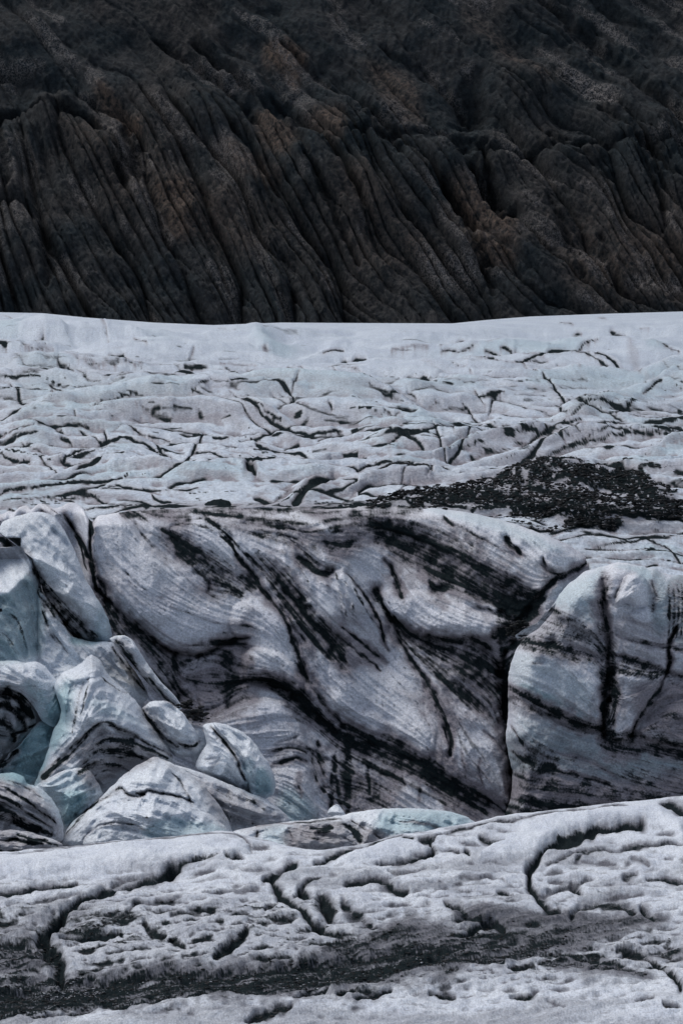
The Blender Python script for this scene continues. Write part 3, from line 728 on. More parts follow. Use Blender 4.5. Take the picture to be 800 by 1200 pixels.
    F.dirt = np.maximum(F.dirt, .30 * strat); w2 = sst(.9, 2.2, .6 * wide + .7 * mid + .3 * st) * sst(.36, .6, fbm(U * .010 + 3, V * .012, 3, 1)) * (.4 + .6 * left); F.dirt = np.maximum(F.dirt, .62 * w2)
    runs = sst(.8, 2.4, vr) * sst(.42, .66, fbm(U * .02, V * .015, 3, 7)) * (.3 + .7 * low)
    F.dirt = np.maximum(F.dirt, .36 * runs)
    gr = (.35 + 1.1 * fbm(U * .03, V * .03, 3, 7)); F.grime += .02 + gr * (.06 * st + .06 * mid + .035 * vr * (.1 + .9 * low)) + .0 * vr + .32 * sst(.4, .7, fbm(U * .015, V * .02, 4, 2)) + .12 * low
    clean_spots = ("500,595 560,600 620,620 670,645 650,660 600,640 540,615", "115,615 145,612 160,640 190,690 170,700 130,660", "300,712 330,725 350,770 345,790 320,770 300,745",
                   "355,668 372,680 392,715 385,725 365,700", "395,672 410,680 430,708 420,708 405,690", "325,603 350,601 380,612 400,628 380,625 350,612", "370,750 395,790 420,830 440,850 400,830 375,790",
                   "290,766 310,762 330,772 340,785 310,780", "300,826 322,822 335,835 330,845 305,842", "460,810 500,850 510,880 480,870 450,840", "440,705 470,700 560,730 560,742 500,735 450,722", "60,600 70,600 95,640 88,650", "225,600 300,640 300,650 240,640")
    for s in clean_spots:
        def f(sl, d):
            k = sst(-6, 8, d) * .75; F.grime[sl] *= 1 - k; F.dirt[sl] *= 1 - .5 * k * (F.dirt[sl] < .6)
        F.blob(s, 8, f)
    F.tint("500,596 560,602 600,615 655,640 640,646 590,625", 6, blue=.35)
    F.tint("330,925 350,930 368,945 370,965 330,965", 8, blue=.6); F.tint("575,800 592,810 596,850 580,850", 6, blue=.5)
    F.h += st * .055 + wide * .04 + mid * .05 + (fbm(U * .012, V * .012, 3, 3) - .5) * 1.1 + (ridged(U * .016 + V * .008, V * .022 - U * .01, 3, 5) - .5) * .6 + vr * .012
    F.h -= .18 * sst(.3, .9, F.dirt)
    t = np.concatenate([np.linspace(0, .06, 14, endpoint=False), np.linspace(.06, 1, 318)])
    Ug = np.tile(UU, (len(t), 1)); top = CREST(UU)
    top0 = top; top = top + (fbm(UU * .05, UU * 0, 3, 2) - .5) * 4
    Vg = top[None] + t[:, None] * (1000 - top[None])
    Yb = 140.0
    s = (Vg - top[None]) / (1000 - top[None])
    rw1 = np.interp(UU, [0, 110, 180, 380, 450, 700], [10, 10, 26, 30, 18, 12]); Yc = platY(top0) - 2.0 - 3.0 - rw1 * .09 + 6.5 * sst(640, 720, UU)
    s = np.clip((Vg - top0[None]) / (1000 - top0[None]), 0, 1); Y = Yc[None] + (Yb - Yc[None]) * (s * 1.1 - .1 * s * s)
    rw = np.interp(UU, [0, 110, 180, 380, 450, 700], [10, 10, 26, 30, 18, 12])[None]
    k = np.clip(1 - (Vg - top[None]) / rw, 0, 1); roll = (1 - np.sqrt(np.clip(1 - k * k, 0, 1)))
    h = F.get(F.h, Ug, Vg) * sst(-1, 12, Vg - top[None])
    Y = Y - h + roll * (3.0 + rw * .09)
    X, Yy, Z = world_of(Ug, Vg, Y)
    D, G, B = (F.get(A, Ug, Vg) for A in (F.dirt, F.grime, F.blue))
    nb = 10; r = np.linspace(1, 0, nb, endpoint=False)[:, None]
    Xb = X[:1] * np.ones_like(r); Yb_ = Yy[:1] + 14 * r; Zb = Z[:1] - 3.2 * r ** 1.3 - 3 * r
    ext = lambda A: np.vstack([np.tile(A[:1], (nb, 1)), A])
    o = grid_mesh('ice_cliff', np.vstack([Xb, X]), np.vstack([Yb_, Yy]), np.vstack([Zb, Z]), dict(dirt=ext(D), grime=ext(G), blue=ext(B)), M_CLIFF)
    tag(o, 'tall ice cliff streaked with black silt bands, between the white plateau and the foreground ice', 'ice cliff')
    return F
FC = build_cliff()

# ================================================================== ICE BLOCKS IN FRONT OF THE CLIFF
FB = Field(-200, 1000, 575, 1030, warp=.9, wf=.09, seed=1)
def block_features():
    F = FB; S = F.stroke; U, V = F.U, F.V
    for s, w, d, dep in (   # right-hand block
        ("604,752 630,754 660,760 690,768 712,772", 5, .95, .25), ("600,742 625,748 655,757 690,765", 4, .7, .1), ("640,722 662,730 690,745 712,752", 5, .65, .1), ("650,738 680,745 705,755", 4, .5, .1),
        ("640,712 655,718", 2, .9, .1), ("596,806 622,820 655,838 690,852 712,858", 4.5, 1, .35), ("594,812 630,832 660,846", 4, .7, .1),
        ("706,680 706,700 708,722 712,745 712,790 708,822 706,862", 3.6, 1.1, .9), ("716,790 720,820 718,850", 4, .85, .3), ("700,730 702,760 706,800", 4, .8, .2),
        ("722,744 745,752 775,757 810,762", 3, .85, .15), ("716,768 745,775 775,786 805,795", 3.6, .95, .3), ("792,735 784,755 782,785 768,812 750,838 738,862", 2.4, 1.2, .6),
        ("735,862 765,872 790,880 830,884", 5, 1, .3), ("706,864 722,876 740,878", 7, 1, .3), ("612,872 632,884 648,896", 8, .7, .1), ("632,905 645,895", 6, .6, .1),
        ("650,882 680,888 705,900 722,912", 2.2, .75, .1), ("650,903 682,910 718,921", 2.4, .95, .15), ("735,905 765,918 800,930", 7, .55, .1), ("730,925 770,935 820,940", 7, .6, .1),
        ("604,935 640,944 690,946 740,944", 4, 1, .3), ("600,880 610,888 625,895", 1.8, .8, .2), ("598,850 606,862 612,872", 1.3, .7, .1),
        ("658,775 672,790 685,808 696,832 702,845", .9, .25, -.15), ("764,682 766,700 764,715", 3, .75, .1), ("722,700 730,682 742,673", 2, .6, .25), ("745,718 758,708 762,722", 2, .3, .15), ("760,735 770,742 774,750", 1.5, .3, .1),
        ("623,777 635,777", 1.8, .7, .1), ("785,800 800,806", 3, .7, .1), ("760,830 775,822 800,818", 1.2, .4, .1)):
        S(s, w * (1.5 if w > 3 else 1.2), d * .84, dep=dep, grime=.8 * d, guide=True, lip=.05 if dep > .3 else 0)
    for s, e, g, b in (("640,700 660,685 690,672 706,668 704,720 690,730 655,715", 8, 0, .42), ("602,765 640,772 690,800 702,835 690,848 640,825 600,800", 8, .0, .26), ("610,800 650,815 690,840 698,850 650,838 612,818", 6, 0, .85),
                       ("782,680 830,680 830,750 785,745", 6, .6, .85), ("660,868 700,875 722,900 700,912 655,905", 10, .4, .75), ("610,845 700,862 720,890 640,880", 14, .25, .55), ("600,900 720,912 800,900 830,950 600,950", 20, .75, .45),
                       ("722,664 762,668 768,700 745,672", 5, 0, .5), ("762,672 780,680 778,740 765,735", 5, .3, .55), ("740,800 830,800 830,870 760,860", 14, .75, .1), ("600,700 640,720 712,740 712,775 620,750", 12, .5, .1), ("720,720 780,730 780,780 715,775", 10, .45, .0)):
        F.tint(s, e, grime=g, blue=b)
    for p_, e_, d_ in (("598,742 640,745 712,770 712,782 640,768 600,758", 6, .6), ("640,712 704,735 704,768 640,745", 8, .45), ("712,768 810,792 810,806 712,785", 5, .55), ("594,804 640,822 712,856 706,868 640,842 594,820", 6, .6), ("704,722 716,728 724,760 719,800 716,862 704,862 708,820 700,770", 5, .62),
                       ("600,930 700,935 760,930 840,925 840,980 600,980", 9, .6), ("615,868 650,875 655,905 620,905", 8, .55), ("700,855 770,865 840,880 840,895 760,885 705,882", 7, .7), ("730,900 840,900 840,945 740,940", 12, .45), ("750,835 790,825 800,860 765,868", 10, .45), ("704,672 716,676 714,712 703,712", 4, .5)):
        F.tint(p_, e_, dirt=d_, grime=.5)
    F.tint('38,655 60,690 90,722 118,745 104,751 84,745 62,718 46,690', 4, dirt=.6, grime=.6); F.tint('600,900 700,905 760,900 840,905 840,980 600,980', 16, dirt=.44, grime=.6); F.tint('598,862 700,868 840,885 840,970 598,970', 14, dirt=.24, grime=.35, blue=.7)  # shaded underside of the fin painted dark; darker, tealer foot of right block
    for x in range(783, 830, 5):
        S("%d,684 %d,715 %d,748" % (x, x + 1, x - 1), 1.8, .75, grime=.6)
    # lower left group: folds, stripes, hollows
    for s, w, d, dep in (
        ("45,690 52,720 62,745 80,765", 3, .5, .1), ("5,715 22,730 30,760", 3, .45, .1), ("35,700 42,735 45,770", 3, .35, .1), ("-20,740 5,745 20,765", 5, .3, .1),
        ("40,667 55,690 75,712 98,735 105,748", 4.5, .95, .3), ("50,690 70,708 92,728 108,742", 3, .9, .2), ("48,700 66,722 90,744", 3, .8, .2), ("60,712 80,735 98,752", 2.4, .7, .1),  # fin underside: dark stripes with the shadow beneath painted in
        ("52,912 66,897 82,884 98,866 112,850 126,846 150,858 175,870 200,885", 3.4, 1, .35), ("105,880 122,868 145,868 170,876 195,888", 3.2, 1, .3), ("100,895 115,882 140,880 165,888", 4.5, .85, .2),
        ("95,905 112,895 130,896 150,902", 4, .85, .1), ("112,910 125,902 142,905", 3, .6, .1), ("60,905 78,890 90,878", 2.5, .75, .1), ("130,856 155,862 185,878", 1.5, .7, .1),
        ("98,800 92,820 88,845 84,860", 2, .45, .15), ("105,795 100,815 95,838", 1.3, .4, .1), ("84,800 80,825 78,850", 1.2, .3, .1), ("118,792 135,805 150,812", 1.6, .4, .1),
        ("-20,815 10,812 28,824 38,842", 5, .9, .3), ("-20,830 8,826 25,842 30,855", 4, .85, .3), ("-20,845 8,848 18,866", 5, .8, .3), ("20,880 5,895 -20,900", 4, .9, .3), ("-10,860 10,862 28,856 42,848", 3, .9, .2),
        ("168,832 180,850 192,865 208,876", 3.4, .85, .2), ("210,872 225,876 234,870", 3, .9, .2), ("172,826 186,845 200,862", 2, .4, .1),
        ("248,852 262,868 276,888 287,915", 1.8, .85, .4), ("240,890 256,888 250,898", 1.4, .5, .1), ("254,866 262,862", 1, .5, .1), ("240,905 255,900", 1, .4, .1),
        ("255,925 275,935 300,940 310,948", 3.4, .8, .2), ("262,955 280,962 300,968", 3.4, .7, .2), ("200,905 215,920 225,945", 2, .5, .2), ("286,905 292,925 295,930", 2, .3, .2),
        ("78,978 100,952 128,932 143,924 150,931 165,933 175,926 192,930 212,934 226,940", 1.7, .75, .5), ("96,985 112,970 135,964 155,967 175,975", 1.5, .65, .25), ("125,965 150,972 180,978", 1, .4, .1), ("160,930 170,931", 2, 1, .5),
        ("76,985 92,965 112,950 130,938", 1.2, .4, .15), ("96,905 101,900", 2.4, .8, .0), ("175,795 190,812 205,828", 3, .8, .2), ("136,752 150,770 166,792 182,812", 4, 1, .3), ("133,758 148,782 170,808", 3, .9, .2)):
        S(s, w * (1.4 if w > 3 else 1), d * (.85 if w > 3 else .9), dep=dep, grime=.6 * d, guide=True, lip=.04 if dep >= .3 else 0)
    for s, w, d in (("-20,918 10,925 40,945 66,965", 1.6, .8), ("-20,928 10,938 35,955 60,970", 2.2, .9), ("-20,942 5,950 30,965 60,978", 5, .95), ("-20,955 15,962 45,975", 5, 1), ("10,914 30,922 50,935", 1.2, .5), ("-20,935 0,940 20,950", 1.4, .7),
                    ("-20,984 20,985 50,990", 2.4, .9), ("-20,996 15,998 40,997", 2, .9), ("20,978 45,985 68,990", 2.4, .9)):
        S(s, w, d, dep=.2, grime=.6, guide=True, lip=.08)
    for s, e, g, b in (("-40,690 8,696 32,674 48,690 50,740 40,770 -40,772", 7, .28, .72), ("38,848 62,850 58,880 45,920 0,915 5,892", 6, .1, .95), ("42,845 75,800 85,810 80,860 60,880", 9, .1, .8), ("70,935 80,925 105,930 95,955 75,968", 6, 0, .85),
                       ("45,925 95,905 118,928 80,955", 12, 0, .4), ("175,968 195,960 235,962 262,970 262,982 175,982", 4, 0, .5), ("298,905 310,900 320,915 318,930 300,930", 5, 0, .75), ("285,895 296,890 300,925 290,925", 4, 0, .45),
                       ("120,700 128,715 132,745 120,750 110,735", 6, 0, .4), ("30,800 60,820 66,838 50,850 40,835", 6, .1, .5), ("84,746 112,738 118,752 90,756", 4, 0, .9), ("100,820 125,822 168,850 150,845 120,838", 5, 0, .3),
                       ("100,850 150,860 190,885 150,905 110,925 90,900", 10, .6, 0), ("195,895 250,915 330,950 330,970 260,970 230,920", 10, .45, 0), ("-30,850 25,855 10,895 -30,900", 8, .5, .5), ("60,690 100,745 140,770 170,815 120,790 90,765", 10, .25, .05),
                       ("-30,905 40,925 70,960 70,985 -30,980", 9, .55, 0), ("-30,972 70,985 70,1000 -30,1000", 4, .6, 0), ("-30,640 30,640 40,660 20,662 -30,652", 4, .5, 0)):
        F.tint(s, e, grime=g, blue=b)
    # intermediate ridge
    for s, w, d in (("302,974 299,985 297,992", 2.4, 1), ("365,972 378,974 388,971", 5, .75), ("362,980 380,984", 4, .4), ("404,968 416,975 422,985", 5, .9), ("412,962 430,972 450,985", 1.6, .6), ("338,970 345,990", 1.5, .35), ("470,962 500,965 520,975", 1.4, .2), ("300,968 350,964 400,960", 1, .35)):
        S(s, w, d, dep=.12, grime=.7, guide=True)
    F.tint("455,950 530,950 552,962 540,972 470,980 440,975", 8, blue=.6); F.tint("310,970 335,968 335,995 305,998", 6, blue=.35); F.tint("340,968 410,962 470,985 470,1000 345,1000", 8, grime=.6)
    dx, dy = F.angles(.5)
    st = F.lic(np.random.RandomState(8).rand(*U.shape).astype(np.float32), dx, dy, 20)
    s2 = F.lic(np.random.RandomState(9).rand(*U.shape).astype(np.float32), dx, dy, 5)
    right = sst(560, 620, U)
    flu = F.lic(blur(np.random.RandomState(33).rand(*U.shape).astype(np.float32), 2, 2), dx, dy, 22)
    gate = sst(.04, .35, F.dirt); F.dirt = np.clip(F.dirt * 1.05 + gate * (.16 * flu + .12 * st + .15 * s2 + 0.95 * (fbm(U * .14, V * .14, 4, 5) - .5) + .3 * (np.random.RandomState(4).rand(*U.shape) - .5)), 0, 1.3)
    F.dirt = np.maximum(F.dirt, .5 * sst(1.0, 2.4, st) * sst(.4, .6, fbm(U * .02, V * .02, 3, 3)) * sst(.15, .5, F.grime))
    F.grime += .06 * st + .16 * fbm(U * .03, V * .03, 3, 5) + .12 * right * sst(770, 870, V)
    F.dirt = np.maximum(F.dirt, (.20 + .3 * sst(.2, .6, F.grime)) * sst(.9, 2.0, flu) * sst(.4, .6, fbm(U * .02, V * .02, 3, 1)))
    F.h += st * .03 + s2 * .025 + flu * (.20 - .10 * right) + (fbm(U * .04, V * .04, 3, 2) - .5) * .8 + (ridged(U * .03 + V * .012, V * .035 - U * .015, 4, 6, .45) - .5) * 1.5 * (1 - .6 * right)
    Lt = np.interp(U, [-40, 8, 33, 60], [704, 697, 672, 655]); F.h -= np.where((U < np.interp(V, [641, 655, 676, 705], [25, 33, 42, 48])) & (V < Lt) & (V > 630), .10 * (Lt - V), 0)
    k_ = ((U < 38) & (V < Lt - 1) & (V > 655)); F.grime[k_] *= .1; F.blue[k_] *= .2; F.dirt[k_] *= .1
    F.pillow("722,706 724,692 732,676 744,672 756,680 760,690 757,708 745,712 735,706", .9, 8, clean=.8)
    F.pillow("738,722 750,708 762,712 764,728 750,732", .5, 7, clean=.6)
    F.pillow("710,662 722,660 740,664 735,676 726,690 716,700 708,690", .4, 8)
    F.pillow("600,770 612,756 660,768 700,800 706,850 660,840 600,806", .9, 14)
    F.pillow("718,790 780,792 770,815 738,862 716,862", .7, 10); F.pillow("650,700 700,668 706,720 700,745 650,722", .7, 14)
    F.pillow("760,840 800,818 840,815 840,878 780,872 750,862", .6, 14)
    F.pillow("106,822 122,820 152,832 174,856 192,880 162,866 132,850 106,846", .7, 7, clean=.5)
    F.pillow("75,790 92,781 106,768 120,778 116,792 100,796 88,800", .8, 7)
    F.pillow("88,796 98,788 104,800 98,820 90,835 84,820", .4, 6); F.pillow("102,984 114,962 140,930 150,932 165,935 178,929 208,936 238,952 262,970 264,990 110,996", .7, 12)
    F.pillow("-40,912 20,910 50,928 68,950 70,962 30,945 -40,935", .6, 10)
    F.h -= .12 * sst(.3, .9, F.dirt)
block_features()

def block(name, outline, Y, label, cat='ice block', bulge=4.0, thick=6.0, lean=(0.0, 0.0), p=2.0, cen=None, nt=190, nr=64, mat=None, rough=.6, group=None, parent=None):
    """closed ice mass: outline in the chart, Y = distance of its rim, lean = metres per chart unit (u, v), bulge towards and thickness away from the viewer"""
    P = closed_spline(pts(outline), 10)
    c = np.array(cen, float) if cen else P.mean(0)
    P0 = pts(outline); n0 = len(P0); lin = np.array([P0[i] + (P0[(i + 1) % n0] - P0[i]) * (k / 10.) for i in range(n0) for k in range(10)]); P = .5 * P + .5 * lin
    d = P - c; a = np.unwrap(np.arctan2(d[:, 1], d[:, 0]))
    L = np.concatenate([[0], np.cumsum(np.hypot(*(np.diff(np.vstack([P, P[:1]]), axis=0)).T))]); q = np.linspace(0, L[-1], nt, endpoint=False)
    Pc = np.vstack([P, P[:1]]); ru = np.interp(q, L, Pc[:, 0]); rv = np.interp(q, L, Pc[:, 1])
    s0 = int(abs(hash_(name + outline)) % 8)
    e = (fbm(ru * .09, rv * .09, 4, s0) - .5) * 2 * rough * 3.2
    n = np.hypot(ru - c[0], rv - c[1]); ru = ru + e * (ru - c[0]) / n; rv = rv + e * (rv - c[1]) / n
    rows = []
    fr = 1 - np.linspace(0, 1, nr) ** 1.6 * .995                 # dense near the rim? front from rim to centre
    fr = np.sin(np.linspace(np.pi / 2, .02, nr)); bk = np.sin(np.linspace(.02, np.pi / 2, 14, endpoint=False))
    R = np.concatenate([bk, fr])[:, None]; side = np.concatenate([-np.ones(len(bk)), np.ones(len(fr))])[:, None]
    Ug = c[0] + (ru - c[0])[None] * R; Vg = c[1] + (rv - c[1])[None] * R
    dome = np.clip(1 - R ** p, 0, 1) ** (1 / 2.0)
    if p < 3: dome = np.where(side > 0, .58 * dome + .42 * (1 - R) ** .9, dome)
    rim = np.clip((1 - R) * 5, 0, 1)
    h = FB.get(FB.h, Ug, Vg) * rim
    Yy = Y + lean[0] * (Ug - c[0]) + lean[1] * (Vg - c[1])
    Yy = np.where(side > 0, Yy - bulge * dome - h, Yy + thick * dome)
    X, Yw, Z = world_of(Ug, Vg, Yy)
    at = dict(dirt=FB.get(FB.dirt, Ug, Vg), grime=FB.get(FB.grime, Ug, Vg), blue=FB.get(FB.blue, Ug, Vg))
    og = (float(X.mean()), float(np.mean(Yw)), float(Z.min()))
    o = grid_mesh(name, X - og[0], Yw - og[1], Z - og[2], at, mat or M_BLOCK, wrap=True)
    if parent: o.parent = parent; o.location = [a - b for a, b in zip(og, parent.location)]
    else: o.location = og
    return tag(o, label, cat, group)
def hash_(s):
    r = 7
    for ch in s: r = (r * 31 + ord(ch)) % 1000003
    return r
RB = block('ice_block', "588,975 598,935 600,905 592,865 594,835 595,800 598,778 604,762 612,750 628,736 642,718 654,697 668,682 684,671 703,664 722,660 742,661 765,667 785,673 812,676 860,680 930,690 934,760 934,860 930,975 760,985 660,985",
      143, 'huge pale ice block at the right, split by a black crevice down its middle', bulge=5, thick=7, lean=(0.0, -.030), p=9, cen=(712, 820), nt=620, nr=230, mat=M_CLIFF)
block('ice_shard', "603,745 612,738 626,731 638,722 646,712 651,706 648,716 640,726 630,737 616,745 606,750", 139.5, 'thin pinkish shard of ice wedged in the dark cleft beside the huge right-hand block', cat='ice shard', bulge=.5, thick=.5, lean=(.03, 0), p=3, nt=70, nr=10, rough=.2)
block('ice_block', "-110,642 0,641 28,641 37,652 46,676 51,705 50,740 54,775 40,800 -110,800", 150, 'angular ice block at the left edge with a bright flat top and blue-green face', bulge=3, thick=14, lean=(.04, -.05), p=5, cen=(2, 715), nt=260, nr=90)
block('ice_fin', "-2,622 4,612 16,607 34,601 50,600 64,606 76,622 88,646 102,680 118,708 128,727 132,746 124,753 106,751 88,748 70,726 54,702 44,672 32,648 14,634", 152.5, 'long curled fin of grey ice running down from the cliff top above the teal hollow', cat='ice fin', bulge=3.4, thick=4, lean=(-.01, -.03), p=2.2, cen=(78, 686), nt=280, nr=80)
block('ice_ramp', "44,690 54,698 66,716 84,745 108,751 132,752 146,770 162,792 173,810 172,820 162,826 148,820 132,816 112,812 80,815 52,800 40,770", 147, 'smooth pale ice ramp sloping down right of the bright-topped block', cat='ice ramp', bulge=1.6, thick=5, lean=(0, -.05), p=4, cen=(100, 780), nt=240, nr=70)
block('ice_ridge', "128,748 136,745 146,744 155,749 164,763 176,782 190,800 206,816 214,830 206,834 194,822 180,808 164,790 150,772 138,758", 144, 'narrow white-backed ice ridge with a black flank, leading down to the dark cleft', cat='ice ridge', bulge=1.5, thick=3, p=2, cen=(168, 785), nt=180, nr=36)
block('ice_dome', "-110,778 0,775 20,774 30,777 42,774 54,783 66,798 73,815 76,838 64,852 50,846 42,832 28,816 8,806 -110,802", 141, 'rounded white ice dome overhanging a black cavity at the left edge', cat='ice dome', bulge=3, thick=5, lean=(0, -.02), p=2.4, cen=(42, 804), nt=220, nr=60)
block('ice_block', "-110,798 5,800 24,808 38,826 44,846 34,860 20,875 8,890 2,905 -110,915", 143, 'silt-black hollowed ice block beneath the white dome at the left edge', bulge=1.0, thick=5, lean=(0, -.01), p=2.4, nt=170, nr=50)
block('ice_block', "-10,925 0,898 10,885 24,872 36,856 46,846 60,848 66,862 62,885 52,912 38,926 15,928", 141.5, 'small teal ice slab low in the hollow between the black block and the folded ridge', bulge=1.0, thick=3, p=2.6, nt=150, nr=40)
block('ice_ridge', "40,925 54,885 62,858 72,835 64,805 72,789 84,784 96,777 107,767 118,774 124,786 138,800 158,820 176,846 192,868 204,888 196,894 175,892 158,902 138,920 122,932 95,930 60,935",
      137, 'large folded ice ridge with a serrated white peak and black arching stripes', cat='ice ridge', bulge=5.5, thick=6, lean=(.01, -.035), p=2.2, cen=(110, 868), nt=320, nr=110)
block('ice_block', "167,830 176,823 190,820 202,825 216,838 228,854 235,870 233,882 222,888 206,886 190,872 176,852", 138.5, 'oval pale ice block with a black underside, right of the folded striped ridge', bulge=2.4, thick=4, lean=(0, -.02), p=2.4, nt=170, nr=46)
block('ice_block', "224,856 234,853 242,862 243,875 236,890 226,892 220,876", 139.5, 'small dark grey rounded ice lump tucked against the oval block', bulge=1.5, thick=3, p=2, nt=100, nr=28)
TWO = block('ice_block', "230,900 234,885 242,872 240,858 238,850 248,847 264,849 280,855 294,866 308,884 319,904 323,920 320,932 306,938 294,932 280,925 258,914", 135.5, 'bright two-lobed ice block with a dark seam down it and a blue lower end', bulge=3.4, thick=4, lean=(.0, -.03), p=2.2, cen=(276, 896), nt=240, nr=64)
block('ice_block', "190,892 204,896 226,902 252,912 286,926 312,936 330,950 340,960 338,975 300,985 262,985 248,960 230,930 208,912", 131, 'grey sloping ice block beneath the two-lobed block, with a dirty hollow in its face', bulge=3.2, thick=4, lean=(0, -.03), p=2.4, cen=(270, 945), nt=230, nr=56)
block('ice_block', "40,924 52,914 66,907 80,902 92,899 101,900 110,908 118,922 122,934 112,950 92,966 78,985 70,985 66,960 58,940", 130, 'small glassy blue ice block between the dirty lumpy boulder and the white double mound', bulge=1.8, thick=4, lean=(0, -.02), p=2.2, nt=180, nr=50)
block('ice_boulder', "-110,906 0,906 14,905 28,910 32,918 46,922 60,934 70,950 75,968 73,985 50,990 -110,990", 124, 'dirty furrowed grey ice boulder at the left edge beside the blue block', cat='ice boulder', bulge=3, thick=5, lean=(0, -.03), p=2.6, cen=(20, 950), nt=230, nr=66)
block('ice_slab', "-110,974 0,973 26,973 48,979 64,984 74,991 66,1000 40,1006 -110,1010", 116, 'low dark streaked ice slab under the furrowed boulder at the left edge', cat='ice slab', bulge=1.5, thick=3, lean=(0, -.05), p=2.4, nt=170, nr=36)
MOUND = block('ice_mound', "70,995 76,978 86,962 104,948 126,926 146,908 166,894 182,887 200,893 222,906 242,924 258,944 268,962 274,985 240,1000 140,1005", 126, 'broad white double mound of ice, largest of the rounded masses at lower left', cat='ice mound', bulge=5.5, thick=6, lean=(0, -.045), p=2.2, cen=(172, 958), nt=320, nr=100)
block('ice_ridge', "250,1000 258,980 278,973 300,968 340,963 380,959 402,955 432,949 466,947 500,948 528,951 546,957 562,968 572,985 545,1000 470,1010 380,1016 300,1014",
      111, 'low grey-blue ice ridge lying just behind the foreground ice', cat='ice ridge', bulge=3.0, thick=5, lean=(0, -.05), p=2.4, cen=(415, 985), nt=420, nr=80)
block('ice_lump', "384,953 388,946 395,943 401,948 405,956 396,960", 118, 'tiny white ice lump peeping over the low grey-blue ridge', cat='ice lump', bulge=1, thick=1, p=2, nt=60, nr=16)
block('ice_lump', "606,962 607,946 613,939 619,946 622,962 614,966", 133, 'small grey ice lump at the foot of the dark cleft', cat='ice lump', bulge=.8, thick=1, p=2, nt=60, nr=16, mat=M_CLIFF)

block('knob', "720,708 723,692 731,676 744,671 757,679 762,690 759,709 746,714 733,708", 142.0, None, None, bulge=1.5, thick=1.5, lean=(0, -.03), p=2.4, nt=100, nr=26, mat=M_CLIFF, parent=RB)
block('lobe', "250,848 264,849 280,855 294,866 308,884 319,904 323,920 320,932 306,938 296,934 290,918 282,896 268,872", 133.9, None, None, bulge=2.2, thick=2, lean=(0, -.03), p=2.2, nt=180, nr=44, parent=TWO)
block('lobe', "98,990 106,972 119,956 133,940 144,929 152,932 165,934 178,928 196,931 212,935 232,946 250,957 266,970 268,990 200,998 130,1000", 122.6, None, None, bulge=2.4, thick=2.5, lean=(0, -.045), p=2.2, cen=(180, 968), nt=240, nr=60, parent=MOUND)

# ================================================================== FOREGROUND GLACIER
FCREST = soft_prof("-40,1003 0,999 40,995 75,992 130,986 200,981 262,974 300,982 340,992 380,995 430,988 470,978 520,970 560,962 600,955 650,949 700,943 750,938 800,933 840,930")
FST = """-20,1052 20,1047 60,1038 90,1031|3|1
60,1082 80,1066 100,1053 130,1043 162,1034 190,1024 207,1019|5|1.2
205,1020 230,1010 258,1004|2.4|.9
130,1036 145,1030 165,1026|2|.6
40,1060 60,1056 95,1050|2|.4
40,998 100,991 160,986 230,978 278,981 291,990 295,1003|1.4|.5
200,1021 212,1019|4|1
226,1010 240,1006|4|.9
264,1004 276,1007 287,1010|3|1
310,1031 325,1025 335,1020 347,1017|4|1.1
318,1030 325,1046 340,1057 357,1068 376,1082|4.4|1.2
348,1041 360,1046|4.5|1.1
342,1048 360,1036 378,1028|2.5|.8
378,1050 380,1060 388,1072|7|1.15
372,1016 388,1006 402,1000|3.6|1
325,1062 310,1068|4|.8
200,1074 225,1072 250,1068|3.4|.7
395,1001 418,996 440,989 472,980|1.8|1
472,984 485,986|2|1
496,988 508,987|4.5|.9
503,985 506,992 510,999|2|1
500,990 525,978 560,971 600,964|1.4|.8
562,985 576,987 590,986|2.8|.9
545,996 548,1004|2.8|1
508,998 525,996 542,998|1.2|.7
445,1015 468,1012 490,1006 508,999|3.8|1.1
406,1034 430,1031 455,1034 474,1043|4.4|1
584,1043 600,1045|2|1
520,1055 535,1063 552,1071 590,1080|4.4|.9
748,967 720,970 698,973 680,979 660,986 642,993 630,1003 622,1014|6.5|1.25
621,1014 622,1030 630,1045 642,1058 656,1063|5|1.25
642,1012 665,1002 690,996|1.6|.7
675,1005 700,996 742,993 800,991|2.6|.8
672,1034 680,1040|5|1
730,1028 745,1022|3|.7
758,1027 780,1026 805,1029|3|1
668,1070 680,1057 712,1050 742,1060|5|.8
752,1055 768,1066|4|.9
703,948 722,944|2|1
778,944 795,949 805,957|6|1.1
598,965 650,955 700,949|1.3|.6
740,1008 760,1011|2|.4
45,1098 60,1082 72,1070|8|1.2
56,1096 54,1112 66,1112 76,1145|7|1.15
72,1095 108,1093 142,1090|3.6|1
-20,1101 28,1102|4|.8
168,1084 192,1092|4|.8
200,1100 215,1104|3|.9
252,1120 266,1107 278,1098 288,1090|4.5|1.1
368,1074 380,1084 392,1092|3.6|1.1
-20,1192 60,1190 130,1176 240,1163|5|.75
340,1165 360,1160 384,1154|4|1
288,1192 312,1185 342,1180|4.5|1
398,1160 416,1157|3.2|1
418,1166 436,1160 456,1155|3.6|1.1
505,1157 532,1159|3|.9
545,1088 562,1079 580,1073|4|1.1
552,1122 590,1120|4|.9
600,1126 625,1120|5|1
688,1114 702,1119|3|.9
692,1130 700,1130|3|.9
728,1106 745,1100|2|.8
765,1117 780,1130 790,1145 798,1162|4|1.15
598,1163 615,1164 632,1159|3.6|.9
745,1170 765,1174|1.8|.7
778,1178 798,1181|1.6|.8
640,1172 660,1176|1.4|.4
720,1100 745,1104 770,1118|2.6|.6
400,1060 425,1075 450,1085|4|.5
455,1022 470,1024 500,1018|2|.5
240,1050 280,1045 305,1040|2.5|.5
150,1070 175,1062 210,1055|3|.5
540,1030 570,1026 590,1030|2|.5
640,1040 660,1036 690,1026|2|.6"""
